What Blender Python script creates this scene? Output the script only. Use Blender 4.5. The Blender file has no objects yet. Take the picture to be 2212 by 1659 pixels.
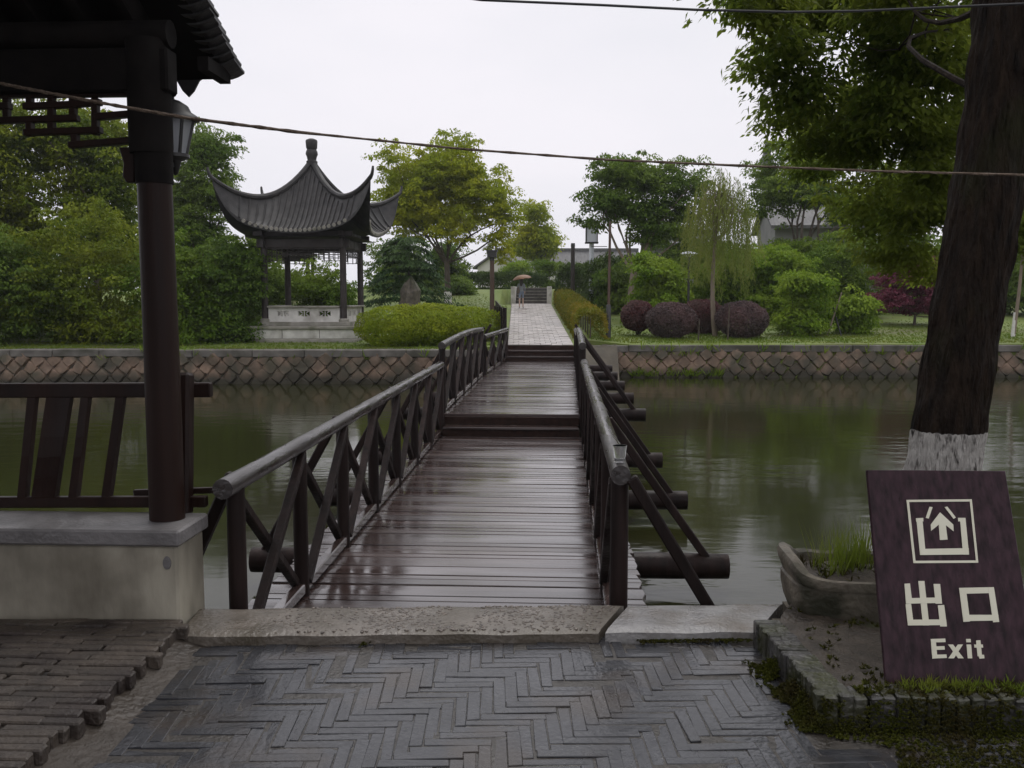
import bpy, bmesh, math, random
import numpy as np
from mathutils import Vector, Matrix, noise
random.seed(7)
sc = bpy.context.scene
C = sc.collection
R = math.radians

# ---------------------------------------------------------------- camera
F, YAW, PIT, H = 1995.0, R(2.98), R(5.41), 1.6          # focal length in units of a 2212 px wide picture
cam = bpy.data.objects.new('camera', bpy.data.cameras.new('camera'))
C.objects.link(cam)
cam.location = (0, 0, H)
cam.rotation_euler = (R(90) - PIT, 0, YAW)
cam.data.sensor_width = 36
cam.data.lens = 36 * F / 2212
cam.data.clip_end = 2000
cam.data.clip_start = 0.05
sc.camera = cam

HAZE = .0005
# ---------------------------------------------------------------- sky, light, exposure (dull rainy day)
w = bpy.data.worlds.new('World'); sc.world = w; w.use_nodes = True
nt = w.node_tree; nt.nodes.clear()
def N(t, kind, **kw):
    n = t.nodes.new(kind)
    for k, v in kw.items():
        if k in n.inputs.keys() if hasattr(n.inputs, 'keys') else False: n.inputs[k].default_value = v
        else: setattr(n, k, v)
    return n
sky = N(nt, 'ShaderNodeTexSky', sky_type='NISHITA'); sky.sun_disc = False
sky.sun_elevation = R(62); sky.sun_rotation = R(160); sky.air_density = 1.5; sky.dust_density = 5
tc = N(nt, 'ShaderNodeTexCoord')
mp = N(nt, 'ShaderNodeMapping'); mp.inputs['Scale'].default_value = (1, 1, 3)
ns = N(nt, 'ShaderNodeTexNoise'); ns.inputs['Scale'].default_value = 1.6; ns.inputs['Detail'].default_value = 4
cr = N(nt, 'ShaderNodeValToRGB')
cr.color_ramp.elements[0].position = .3; cr.color_ramp.elements[0].color = (.79, .80, .86, 1)
cr.color_ramp.elements[1].position = .7; cr.color_ramp.elements[1].color = (.935, .91, .965, 1)
sc10 = N(nt, 'ShaderNodeVectorMath', operation='SCALE'); sc10.inputs['Scale'].default_value = 10.7
hs = N(nt, 'ShaderNodeHueSaturation'); hs.inputs['Saturation'].default_value = .2
mx = N(nt, 'ShaderNodeMix', data_type='RGBA'); mx.inputs[0].default_value = .9
bg = N(nt, 'ShaderNodeBackground'); bg.inputs['Strength'].default_value = .1
wo = N(nt, 'ShaderNodeOutputWorld')
L = nt.links.new
L(tc.outputs['Generated'], mp.inputs[0]); L(mp.outputs[0], ns.inputs['Vector']); L(ns.outputs[0], cr.inputs[0])
L(cr.outputs[0], sc10.inputs[0]); L(sky.outputs[0], hs.inputs['Color'])
L(hs.outputs[0], mx.inputs[6]); L(sc10.outputs[0], mx.inputs[7]); L(mx.outputs[2], bg.inputs[0]); L(bg.outputs[0], wo.inputs[0])
sun = bpy.data.objects.new('sun', bpy.data.lights.new('sun', 'SUN')); C.objects.link(sun)
sun.data.energy = 1.4; sun.data.angle = R(40); sun.data.color = (1, .97, .92)
sun.rotation_euler = (R(28), 0, R(160))
sc.view_settings.view_transform = 'Standard'; sc.view_settings.look = 'None'
sc.view_settings.exposure = 0; sc.view_settings.gamma = 1
sc.cycles.use_denoising = True
sc.cycles.max_bounces = 8; sc.cycles.diffuse_bounces = 6; sc.cycles.glossy_bounces = 3
sc.cycles.transmission_bounces = 4; sc.cycles.transparent_max_bounces = 6
sc.cycles.filter_width = 1.5
sc.cycles.caustics_reflective = False; sc.cycles.caustics_refractive = False

# ---------------------------------------------------------------- helpers
fw = np.array([-math.sin(YAW) * math.cos(PIT), math.cos(YAW) * math.cos(PIT), -math.sin(PIT)])
rt = np.array([math.cos(YAW), math.sin(YAW), 0]); up = np.cross(rt, fw)
def P(u, v, d=None, x=None, y=None, z=None):
    """point of the place seen at u, v of the 2212 x 1659 photograph, at a known depth, x, y or height"""
    r = fw + (u - 1106) / F * rt + (829.5 - v) / F * up
    t = d if d is not None else y / r[1] if y is not None else x / r[0] if x is not None else (z - H) / r[2]
    return Vector((r * t + np.array([0, 0, H])).tolist())
def S(p):
    q = np.array(p) - [0, 0, H]; D = q @ fw
    return 1106 + F * (q @ rt) / D, 829.5 - F * (q @ up) / D, D

WM = {}
def setparent(o, p):
    o.parent = p
    o.matrix_parent_inverse = WM.get(p.name, Matrix()).inverted()
def link(o, parent=None):
    C.objects.link(o)
    WM[o.name] = o.matrix_basis.copy()
    if parent is not None: setparent(o, parent)
    return o
def tag(o, label=None, cat=None, group=None, kind=None):
    if label: o['label'] = label
    if cat: o['category'] = cat
    if group: o['group'] = group
    if kind: o['kind'] = kind
    return o
def thing(name, label, cat, loc=(0, 0, 0), group=None):
    o = bpy.data.objects.new(name, None); o.location = loc
    o.empty_display_size = .2
    o.matrix_basis = Matrix.Translation(loc)
    link(o); return tag(o, label, cat, group)

class MB:
    def __init__(s): s.v = []; s.f = []
    def add(s, v, f):
        k = len(s.v); s.v += [tuple(p) for p in v]; s.f += [[i + k for i in q] for q in f]; return s
    def box(s, c, d, M=None):
        a, b, e = d[0] / 2, d[1] / 2, d[2] / 2
        vs = [Vector((x, y, z)) for x in (-a, a) for y in (-b, b) for z in (-e, e)]
        if M is not None: vs = [M @ p for p in vs]
        return s.add([p + Vector(c) for p in vs], [[0, 1, 3, 2], [4, 6, 7, 5], [0, 4, 5, 1], [2, 3, 7, 6], [0, 2, 6, 4], [1, 5, 7, 3]])
    def bb(s, lo, hi):
        return s.box([(a + b) / 2 for a, b in zip(lo, hi)], [abs(b - a) for a, b in zip(lo, hi)])
    def tube(s, pts, rad, n=8, cap=True, jit=None):
        pts = [Vector(p) for p in pts]; k = len(s.v)
        if not hasattr(rad, '__len__'): rad = [rad] * len(pts)
        ref = None
        for i, p in enumerate(pts):
            t = (pts[min(i + 1, len(pts) - 1)] - pts[max(i - 1, 0)]).normalized()
            if ref is None: ref = Vector((1, 0, 0)) if abs(t.x) < .8 else Vector((0, 1, 0))
            a = (ref - t * ref.dot(t)).normalized(); ref = a; b = t.cross(a)
            for j in range(n):
                q = 2 * math.pi * j / n; rr = rad[i] * (jit(i, j) if jit else 1)
                s.v.append(tuple(p + a * (math.cos(q) * rr) + b * (math.sin(q) * rr)))
        for i in range(len(pts) - 1):
            for j in range(n):
                s.f.append([k + i * n + j, k + i * n + (j + 1) % n, k + (i + 1) * n + (j + 1) % n, k + (i + 1) * n + j])
        if cap:
            s.f.append([k + j for j in range(n)][::-1]); s.f.append([k + (len(pts) - 1) * n + j for j in range(n)])
        return s
    def bar(s, p, q, wx, wy, upv=(0, 0, 1)):
        p, q = Vector(p), Vector(q); t = (q - p).normalized(); a = t.cross(Vector(upv))
        if a.length < 1e-4: a = t.cross(Vector((1, 0, 0)))
        a.normalize(); b = a.cross(t)
        vs = [c + a * (i * wx / 2) + b * (j * wy / 2) for c in (p, q) for i, j in ((-1, -1), (1, -1), (1, 1), (-1, 1))]
        return s.add(vs, [[3, 2, 1, 0], [4, 5, 6, 7], [0, 1, 5, 4], [1, 2, 6, 5], [2, 3, 7, 6], [3, 0, 4, 7]])
    def lathe(s, prof, c, n=16):
        return s.tube([(c[0], c[1], c[2] + z) for r, z in prof], [max(r, 1e-4) for r, z in prof], n)
    def prism(s, poly, vec):
        vec = Vector(vec); n = len(poly); poly = [Vector(p) for p in poly]
        return s.add(poly + [p + vec for p in poly], [list(range(n))[::-1], [n + i for i in range(n)]] + [[i, (i + 1) % n, n + (i + 1) % n, n + i] for i in range(n)])
    def grid(s, fn, us, vs):
        k = len(s.v)
        for u in us:
            for v in vs: s.v.append(tuple(fn(u, v)))
        m = len(vs)
        for i in range(len(us) - 1):
            for j in range(m - 1): s.f.append([k + i * m + j, k + i * m + j + 1, k + (i + 1) * m + j + 1, k + (i + 1) * m + j])
        return s
    def mesh(s, name, mat, smooth=False, bevel=0, seg=1):
        me = bpy.data.meshes.new(name); me.from_pydata(s.v, [], s.f)
        bm = bmesh.new(); bm.from_mesh(me)
        bmesh.ops.recalc_face_normals(bm, faces=bm.faces)
        if bevel:
            es = [e for e in bm.edges if len(e.link_faces) == 2 and e.calc_face_angle(0) > .6]
            bmesh.ops.bevel(bm, geom=es, offset=bevel, segments=seg, affect='EDGES', clamp_overlap=True)
        bm.to_mesh(me); bm.free()
        if mat: me.materials.append(mat)
        if smooth:
            me.shade_smooth()
            try: me.set_sharp_from_angle(angle=R(40))
            except Exception: pass
        return me
    def build(s, name, mat, parent=None, **kw):
        return link(bpy.data.objects.new(name, s.mesh(name, mat, **kw)), parent)
def inst(name, me, M, parent=None):
    o = bpy.data.objects.new(name, me); o.matrix_basis = M
    return link(o, parent)
def structure(o, label=None): return tag(o, label, kind='structure')

# ---------------------------------------------------------------- materials
def mat(name, c1, c2=None, *a_, bdist=.02, **k_):
    m = mat_(name, c1, c2, *a_, **k_)
    for n in m.node_tree.nodes:
        if n.bl_idname == 'ShaderNodeBump': n.inputs['Distance'].default_value = bdist
    return m
def mat_(name, c1, c2=None, scale=6, rough=.5, rough2=None, bump=0, bscale=None, spec=.5, rnd=0, island=False, stretch=(1, 1, 1), c3=None, c3scale=1.5, c3pos=(.5, .62), detail=5, coat=0, metal=0, trans=0):
    m = bpy.data.materials.new(name); m.use_nodes = True; t = m.node_tree; l = t.links.new
    b = t.nodes['Principled BSDF']; c2 = c2 or c1
    tc = t.nodes.new('ShaderNodeTexCoord'); mp = t.nodes.new('ShaderNodeMapping'); mp.inputs['Scale'].default_value = stretch
    geo = t.nodes.new('ShaderNodeNewGeometry')
    l(geo.outputs['Position'], mp.inputs[0])
    n = t.nodes.new('ShaderNodeTexNoise'); n.inputs['Scale'].default_value = scale; n.inputs['Detail'].default_value = detail; l(mp.outputs[0], n.inputs['Vector'])
    r = t.nodes.new('ShaderNodeValToRGB'); r.color_ramp.elements[0].position = .3; r.color_ramp.elements[1].position = .7
    r.color_ramp.elements[0].color = (*c1, 1); r.color_ramp.elements[1].color = (*c2, 1)
    l(n.outputs[0], r.inputs[0]); col = r.outputs[0]
    if c3:
        n3 = t.nodes.new('ShaderNodeTexNoise'); n3.inputs['Scale'].default_value = c3scale; n3.inputs['Detail'].default_value = 4; l(geo.outputs['Position'], n3.inputs['Vector'])
        r3 = t.nodes.new('ShaderNodeValToRGB'); r3.color_ramp.elements[0].position, r3.color_ramp.elements[1].position = c3pos; l(n3.outputs[0], r3.inputs[0])
        x = t.nodes.new('ShaderNodeMix'); x.data_type = 'RGBA'; l(r3.outputs[0], x.inputs[0]); l(col, x.inputs[6]); x.inputs[7].default_value = (*c3, 1); col = x.outputs[2]
    if rnd:
        if island: ro = geo.outputs['Random Per Island']
        else: oi = t.nodes.new('ShaderNodeObjectInfo'); ro = oi.outputs['Random']
        mr = t.nodes.new('ShaderNodeMapRange'); mr.inputs['To Min'].default_value = 1 - rnd; mr.inputs['To Max'].default_value = 1 + rnd; l(ro, mr.inputs[0])
        x = t.nodes.new('ShaderNodeVectorMath'); x.operation = 'SCALE'; l(col, x.inputs[0]); l(mr.outputs[0], x.inputs['Scale']); col = x.outputs[0]
    l(col, b.inputs['Base Color'])
    if rough2 is not None:
        n2 = t.nodes.new('ShaderNodeTexNoise'); n2.inputs['Scale'].default_value = scale * .45; n2.inputs['Detail'].default_value = 3; l(mp.outputs[0], n2.inputs['Vector'])
        mr = t.nodes.new('ShaderNodeMapRange'); mr.inputs['From Min'].default_value = .35; mr.inputs['From Max'].default_value = .65
        mr.inputs['To Min'].default_value = rough; mr.inputs['To Max'].default_value = rough2; l(n2.outputs[0], mr.inputs[0]); l(mr.outputs[0], b.inputs['Roughness'])
    else: b.inputs['Roughness'].default_value = rough
    b.inputs['Specular IOR Level'].default_value = spec; b.inputs['Metallic'].default_value = metal
    b.inputs['Coat Weight'].default_value = coat; b.inputs['Coat Roughness'].default_value = .16
    b.inputs['Transmission Weight'].default_value = trans
    if rough2 is not None and coat: l(mr.outputs[0], b.inputs['Coat Roughness'])
    if bump:
        nb = t.nodes.new('ShaderNodeTexNoise'); nb.inputs['Scale'].default_value = bscale or scale * 2; nb.inputs['Detail'].default_value = 6; l(mp.outputs[0], nb.inputs['Vector'])
        bp = t.nodes.new('ShaderNodeBump'); bp.inputs['Strength'].default_value = bump; bp.inputs['Distance'].default_value = .02
        l(nb.outputs[0], bp.inputs['Height']); l(bp.outputs[0], b.inputs['Normal'])
    return m
def leafmat(name, c1, c2, c3=None, big=.35, rough=.45, trans=.3, spec=.35):
    """c1..c2 from leaf to leaf, c3 = younger growth in patches of the crown"""
    m = bpy.data.materials.new(name); m.use_nodes = True; t = m.node_tree; l = t.links.new
    b = t.nodes['Principled BSDF']; out = t.nodes['Material Output']
    geo = t.nodes.new('ShaderNodeNewGeometry')
    r = t.nodes.new('ShaderNodeValToRGB'); r.color_ramp.elements[0].color = (*c1, 1); r.color_ramp.elements[1].color = (*c2, 1)
    l(geo.outputs['Random Per Island'], r.inputs[0]); col = r.outputs[0]
    if c3:
        n = t.nodes.new('ShaderNodeTexNoise'); n.inputs['Scale'].default_value = big; n.inputs['Detail'].default_value = 5; l(geo.outputs['Position'], n.inputs['Vector'])
        rr = t.nodes.new('ShaderNodeValToRGB'); rr.color_ramp.elements[0].position = .42; rr.color_ramp.elements[1].position = .66; l(n.outputs[0], rr.inputs[0])
        x = t.nodes.new('ShaderNodeMix'); x.data_type = 'RGBA'; l(rr.outputs[0], x.inputs[0]); l(col, x.inputs[6]); x.inputs[7].default_value = (*c3, 1); col = x.outputs[2]
    l(col, b.inputs['Base Color']); b.inputs['Roughness'].default_value = rough; b.inputs['Specular IOR Level'].default_value = min(spec, .06)
    tr = t.nodes.new('ShaderNodeBsdfTranslucent'); l(col, tr.inputs[0])
    ms = t.nodes.new('ShaderNodeMixShader'); ms.inputs[0].default_value = trans
    l(b.outputs[0], ms.inputs[1]); l(tr.outputs[0], ms.inputs[2]); l(ms.outputs[0], out.inputs[0])
    return m

M = {}
M['wood'] = mat('wet_dark_wood', (.010, .0066, .006), (.027, .0165, .0145), 14, .4, .65, .25, 40, stretch=(1, 1, .12), rnd=.3, spec=.15)
M['woodlow'] = mat('wet_reddish_wood', (.016, .008, .006), (.036, .018, .013), 14, .38, .6, .25, 40, rnd=.25, spec=.15)  # redder timber of the risers, stringers and piles
M['plank'] = mat('wet_deck_plank', (.032, .02, .018), (.066, .043, .038), 7, .1, .3, .06, 9, stretch=(.18, 1.3, 1), rnd=.3, spec=.65, coat=.5)
M['rail'] = mat('wet_log_rail', (.014, .010, .009), (.04, .032, .03), 20, .16, .42, .3, 30, stretch=(1, .2, 1), rnd=.1, spec=.7)
M['col'] = mat('painted_column_wood', (.010, .004, .003), (.02, .008, .005), 10, .4, .65, .2, 30, stretch=(1, 1, .08), spec=.2)
M['soffit'] = mat('old_dark_timber', (.007, .006, .006), (.013, .011, .01), 8, .7, .9, .2, rnd=.15, spec=.1)
M['tile'] = mat('grey_roof_tile', (.018, .017, .018), (.04, .038, .038), 7, .4, .65, .3, 40, rnd=.25)
M['tilefar'] = mat('weathered_grey_tile', (.022, .021, .021), (.046, .043, .041), 5, .45, .65, .3, 20, rnd=.15, spec=.35)
M['brick'] = mat('wet_grey_brick', (.02, .021, .025), (.04, .041, .046), 10, .12, .28, .22, 45, rnd=.14, c3=(.045, .036, .03), c3scale=2.2, c3pos=(.52, .66), spec=.45, coat=.2)
M['brickb'] = mat('worn_brown_brick', (.036, .028, .022), (.08, .063, .049), 9, .4, .65, .6, 45, rnd=.25, c3=(.03, .021, .017), c3scale=2.5)
M['joint'] = mat('dark_wet_joint', (.024, .021, .018), (.05, .043, .036), 20, .25, .5, .4, 60)
M['mud'] = mat('wet_mud', (.028, .022, .017), (.06, .047, .036), 5, .4, .7, .7, 30, c3=(.04, .03, .021), c3scale=3)
M['slab'] = mat('wet_concrete_slab', (.10, .085, .068), (.18, .155, .13), 7, .18, .5, .45, 40, c3=(.085, .07, .05), c3scale=3, c3pos=(.45, .65))
M['slab2'] = mat('wet_grey_slab', (.19, .185, .18), (.3, .29, .285), 9, .12, .4, .4, 50, c3=(.12, .095, .07), c3scale=2.6, c3pos=(.5, .68))
M['pebble'] = mat('river_pebble', (.065, .05, .04), (.125, .1, .08), 30, .25, .5, .2, 80, rnd=.4, island=True)
M['plaster'] = mat('stained_plaster', (.17, .153, .118), (.38, .35, .28), 4.5, .6, .8, .25, 30, c3=(.085, .07, .05), c3scale=2.6, c3pos=(.45, .75), stretch=(1, 1, .4))
M['coping'] = mat('grey_coping', (.10, .095, .095), (.18, .17, .17), 6, .3, .6, .3, 40)
M['soil'] = mat('bed_soil', (.03, .023, .016), (.07, .054, .039), 12, .45, .75, .9, 50, c3=(.04, .05, .014), c3scale=2.5, c3pos=(.58, .7))
M['pot'] = mat('chipped_stone_trough', (.065, .053, .04), (.22, .19, .145), 7, .5, .75, .7, 30, c3=(.028, .028, .014), c3scale=4, c3pos=(.4, .6))
M['board'] = mat('purple_brown_board', (.012, .0055, .0075), (.048, .023, .031), 38, .25, .45, .12, 60, stretch=(1, 1, .035), spec=.16)
M['boardedge'] = mat('raw_board_edge', (.03, .018, .012), (.06, .035, .024), 10, .5)
M['letter'] = mat('cream_lettering', (.62, .6, .47), (.68, .66, .53), 8, .5)
M['bark'] = mat('camphor_bark', (.008, .006, .005), (.032, .021, .014), 26, .6, .85, 1, 60, stretch=(1, 1, .22), c3=(.022, .022, .008), c3scale=2.2, c3pos=(.55, .72), spec=.12, bdist=.06)
M['barkfar'] = mat('far_bark', (.05, .038, .028), (.1, .078, .058), 12, .7, .9, .4, 30, stretch=(1, 1, .3))
M['barklight'] = mat('pale_bark', (.16, .125, .09), (.24, .19, .14), 12, .7, .9, .4, 30, stretch=(1, 1, .3))
M['limb'] = mat('limb_bark', (.008, .006, .005), (.026, .018, .013), 30, .7, .9, .3, 50, spec=.1)
M['yellowleaf'] = mat('yellow_leaf', (.35, .3, .03), (.4, .34, .04), 20, .5)
M['limewash'] = mat('limewash', (.5, .48, .45), (.68, .66, .62), 30, .7)
M['stone'] = mat('warm_rubble_stone', (.165, .112, .077), (.28, .195, .138), 6, .55, .8, .6, 30, rnd=.2, c3=(.085, .075, .05), c3scale=1.6, c3pos=(.42, .62))
M['mortar'] = mat('mossy_mortar', (.07, .062, .048), (.14, .118, .09), 10, .7, .85, .6, 40, c3=(.045, .05, .02), c3scale=2)
M['bankcop'] = mat('bank_coping', (.1, .092, .08), (.19, .175, .155), 4, .6, .8, .5, 30, c3=(.05, .048, .032), c3scale=1.2, c3pos=(.45, .65))
M['white'] = mat('white_stone', (.5, .48, .45), (.68, .66, .62), 5, .55, .75, .15, 20, c3=(.27, .25, .21), c3scale=2, c3pos=(.5, .75))
M['greystone'] = mat('grey_stone_base', (.2, .19, .16), (.33, .31, .27), 4, .55, .75, .3, 20, c3=(.1, .1, .06), c3scale=1.5, c3pos=(.5, .7))
M['path'] = mat('pale_flagstone', (.3, .27, .255), (.46, .42, .4), 3, .25, .5, .2, 30, rnd=.16)
M['hallwall'] = mat('grey_plaster_wall', (.17, .17, .165), (.24, .24, .23), 1.5, .8)
M['whitewall'] = mat('white_plaster_wall', (.55, .53, .49), (.68, .66, .62), 1.5, .8)
M['roofgrey'] = mat('far_grey_roof', (.075, .075, .078), (.12, .118, .118), 2.5, .6, .7, .3, 8, stretch=(4, 1, 1))
M['iron'] = mat('dark_metal', (.015, .015, .015), (.028, .026, .025), 20, .35, .5)
M['postwood'] = mat('brown_post_wood', (.06, .032, .022), (.1, .058, .04), 12, .45, .6, .2, 30, stretch=(1, 1, .2))
M['lampglass'] = mat('frosted_lamp_glass', (.66, .68, .75), (.74, .76, .82), 3, .4)
M['lantglass'] = mat('clear_lantern_glass', (.6, .62, .66), (.75, .77, .8), 3, .2, trans=.5)
M['rope'] = mat('brown_hemp_rope', (.075, .052, .036), (.17, .125, .09), 60, .8, bump=.6, bscale=120)
M['cable'] = mat('black_wire', (.02, .02, .022), (.03, .03, .032), 20, .4)
M['earth'] = mat('earth', (.05, .042, .03), (.09, .075, .052), 2, .8, .9, .5, 12)
M['lawn'] = mat('lawn_ground', (.09, .14, .018), (.15, .19, .03), 1.2, .7, .9, .6, 25, c3=(.085, .075, .03), c3scale=.35, c3pos=(.5, .75))

# ---- water
m = bpy.data.materials.new('canal_water'); m.use_nodes = True; t = m.node_tree; l = t.links.new; b = t.nodes['Principled BSDF']
b.inputs['Base Color'].default_value = (.021, .022, .007, 1); b.inputs['Roughness'].default_value = .09; b.inputs['IOR'].default_value = 1.33
geo = t.nodes.new('ShaderNodeNewGeometry'); mp = t.nodes.new('ShaderNodeMapping'); mp.inputs['Scale'].default_value = (.55, 1.25, 1); l(geo.outputs['Position'], mp.inputs[0])
n1 = t.nodes.new('ShaderNodeTexNoise'); n1.inputs['Scale'].default_value = 2.6; n1.inputs['Detail'].default_value = 3; l(mp.outputs[0], n1.inputs['Vector'])
n2 = t.nodes.new('ShaderNodeTexNoise'); n2.inputs['Scale'].default_value = .22; n2.inputs['Detail'].default_value = 2; l(geo.outputs['Position'], n2.inputs['Vector'])
mr = t.nodes.new('ShaderNodeMapRange'); mr.inputs['From Min'].default_value = .42; mr.inputs['From Max'].default_value = .62; mr.inputs['To Min'].default_value = .12; mr.inputs['To Max'].default_value = 1; l(n2.outputs[0], mr.inputs[0])
mu = t.nodes.new('ShaderNodeMath'); mu.operation = 'MULTIPLY'; l(n1.outputs[0], mu.inputs[0]); l(mr.outputs[0], mu.inputs[1])
bp = t.nodes.new('ShaderNodeBump'); bp.inputs['Strength'].default_value = .4; bp.inputs['Distance'].default_value = .03; l(mu.outputs[0], bp.inputs['Height']); l(bp.outputs[0], b.inputs['Normal'])
M['water'] = m
for k_ in ('stone', 'mortar'):          # damp band of algae above the waterline
    t = M[k_].node_tree; l = t.links.new; b = t.nodes['Principled BSDF']; src = b.inputs['Base Color'].links[0].from_socket
    geo = t.nodes.new('ShaderNodeNewGeometry'); sx = t.nodes.new('ShaderNodeSeparateXYZ'); l(geo.outputs['Position'], sx.inputs[0])
    nz = t.nodes.new('ShaderNodeTexNoise'); nz.inputs['Scale'].default_value = 1.3; nz.inputs['Detail'].default_value = 5; l(geo.outputs['Position'], nz.inputs['Vector'])
    a1 = t.nodes.new('ShaderNodeMath'); a1.operation = 'MULTIPLY_ADD'; a1.inputs[1].default_value = .5; l(nz.outputs[0], a1.inputs[0]); l(sx.outputs['Z'], a1.inputs[2])
    r = t.nodes.new('ShaderNodeMapRange'); r.inputs['From Min'].default_value = -.1; r.inputs['From Max'].default_value = -.32; l(a1.outputs[0], r.inputs[0])
    x = t.nodes.new('ShaderNodeMix'); x.data_type = 'RGBA'; x.inputs[7].default_value = (.042, .036, .022, 1); l(r.outputs[0], x.inputs[0]); l(src, x.inputs[6]); l(x.outputs[2], b.inputs['Base Color'])
# ---- clear plastic
m = bpy.data.materials.new('clear_plastic'); m.use_nodes = True; b = m.node_tree.nodes['Principled BSDF']
b.inputs['Base Color'].default_value = (1, 1, 1, 1); b.inputs['Roughness'].default_value = .08; b.inputs['Transmission Weight'].default_value = .8; b.inputs['IOR'].default_value = 1.2
M['plastic'] = m

# leaves
LM = {
 'camphor_near': leafmat('near_camphor_leaf', (.085, .135, .02), (.165, .22, .03), (.21, .255, .036), 1.2, .5, .65, .1),
 'camphor': leafmat('camphor_leaf', (.19, .245, .014), (.31, .37, .022), (.42, .43, .026), .45, .5, .45, .08),
 'darkgreen': leafmat('dark_leaf', (0.065, 0.124, 0.020), (0.131, 0.204, 0.030), (0.175, 0.248, 0.039), .5, .5, .4, .15),
 'mid': leafmat('mid_leaf', (0.069, 0.138, 0.014), (0.138, 0.213, 0.023), (0.178, 0.253, 0.029), .5, .5, .4, .15),
 'bright': leafmat('bright_leaf', (.12, .22, .017), (.2, .3, .027), (.24, .33, .034), .7, .5, .4, .15),
 'willow': leafmat('willow_leaf', (.13, .18, .038), (.21, .255, .056), (.24, .27, .065), .6, .5, .4, .15),
 'lime': leafmat('left_wood_leaf', (0.070, 0.119, 0.010), (0.147, 0.196, 0.017), (0.224, 0.259, 0.022), .5, .5, .35, .1),
 'box': leafmat('clipped_shrub_leaf', (.15, .22, .014), (.25, .31, .02), (.3, .34, .024), 1.1, .5, .4, .1),
 'yellow': leafmat('golden_hedge_leaf', (.10, .125, .014), (.18, .185, .02), (.24, .19, .024), 1.0, .5, .4, .15),
 'hedge': leafmat('dark_hedge_leaf', (0.042, 0.075, 0.021), (0.075, 0.120, 0.030), (0.090, 0.135, 0.030), 1),
 'red': leafmat('purple_shrub_leaf', (0.083, 0.035, 0.038), (0.173, 0.075, 0.075), (0.150, 0.099, 0.090), 1.2, .5, .3, .2),
 'plum': leafmat('grey_purple_shrub_leaf', (0.074, 0.056, 0.056), (0.165, 0.125, 0.122), (0.173, 0.109, 0.106), 1.2, .5, .3, .2),
 'maple': leafmat('red_maple_leaf', (0.097, 0.022, 0.038), (0.193, 0.048, 0.076), (0.221, 0.068, 0.103), 1),
 'conifer': leafmat('cedar_needle', (.025, .055, .02), (.05, .095, .03), (.07, .12, .035), .8, .5, .2, .15),
 'grass': leafmat('grass_blade', (.1, .17, .018), (.17, .25, .03), (.2, .23, .036), 1.5, .5, .4, .15),
 'moss': leafmat('moss', (.03, .036, .007), (.075, .08, .011), (.045, .036, .014), 5, .6, .1, .1),
}

# ---------------------------------------------------------------- leaves
def leaf_mesh(name, c, d, nrm, ln, wd, m, fold=.15):
    n = len(c)
    d = d / np.maximum(np.linalg.norm(d, axis=1, keepdims=True), 1e-6)
    s = np.cross(nrm, d); s /= np.maximum(np.linalg.norm(s, axis=1, keepdims=True), 1e-6)
    nn = np.cross(d, s); ln = np.broadcast_to(ln, (n,))[:, None]; wd = np.broadcast_to(wd, (n,))[:, None]
    V = np.empty((n, 4, 3), np.float32)
    V[:, 0] = c - d * ln * .5; V[:, 2] = c + d * ln * .5
    V[:, 1] = c + s * wd * .5 + nn * wd * fold - d * ln * .08; V[:, 3] = c - s * wd * .5 + nn * wd * fold - d * ln * .08
    me = bpy.data.meshes.new(name)
    me.vertices.add(n * 4); me.vertices.foreach_set('co', V.reshape(-1))
    me.loops.add(n * 4); me.loops.foreach_set('vertex_index', np.arange(n * 4, dtype=np.int32))
    me.polygons.add(n); me.polygons.foreach_set('loop_start', np.arange(n, dtype=np.int32) * 4)
    try: me.polygons.foreach_set('loop_total', np.full(n, 4, np.int32))
    except Exception: pass
    me.update(calc_edges=True); me.materials.append(m)
    return me
def unit(rng, n):
    v = rng.normal(size=(n, 3)); return v / np.linalg.norm(v, axis=1, keepdims=True)
def lobe_cloud(rng, lobes, n, shell=.45, rough=.25, droop=.35, upb=.5):
    lc = np.array([l[0] for l in lobes], float); lr = np.array([l[1] for l in lobes], float)
    a = (lr[:, 0] * lr[:, 1] + lr[:, 1] * lr[:, 2] + lr[:, 0] * lr[:, 2]); k = rng.choice(len(lobes), n, p=a / a.sum())
    u = unit(rng, n)
    ph = rng.uniform(0, 6.28, (len(lobes), 3))
    wob = 1 + rough * (np.sin(u[:, 0] * 5 + ph[k, 0]) * np.sin(u[:, 1] * 6 + ph[k, 1]) + .6 * np.sin(u[:, 2] * 9 + ph[k, 2]) * np.sin(u[:, 0] * 8 + ph[k, 1]))
    rad = (shell + (1 - shell) * rng.random(n) ** .6) * wob
    c = lc[k] + u * rad[:, None] * lr[k]
    nrm = u + rng.normal(size=(n, 3)) * .55 + np.array([0, 0, upb])
    d = np.cross(u, rng.normal(size=(n, 3))) + rng.normal(size=(n, 3)) * .4 + np.array([0, 0, -droop]); 
    return c, d, nrm
def tuft_cloud(rng, lobes, n, tr, shell=.5, rough=.25, per=48, upb=.4):
    """leaves gathered in sprays that hang like small umbrellas over the lobes of a crown"""
    T = max(12, n // per); c, _, nr = lobe_cloud(rng, lobes, T, shell, rough, 0, 0)
    size = tr * rng.uniform(.6, 1.35, T); k = rng.integers(T, size=n)
    v = unit(rng, n); v[:, 2] = np.abs(v[:, 2]) * 1.15 - .3; r = (.35 + .65 * rng.random(n) ** .6) * size[k]
    pos = c[k] + v * np.array([1, 1, .72]) * r[:, None]
    nrm = v + np.array([0, 0, upb]) + rng.normal(size=(n, 3)) * .38
    d = v * np.array([1, 1, .2]) + np.array([0, 0, -.75]) + rng.normal(size=(n, 3)) * .45
    return pos, d, nrm
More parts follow.
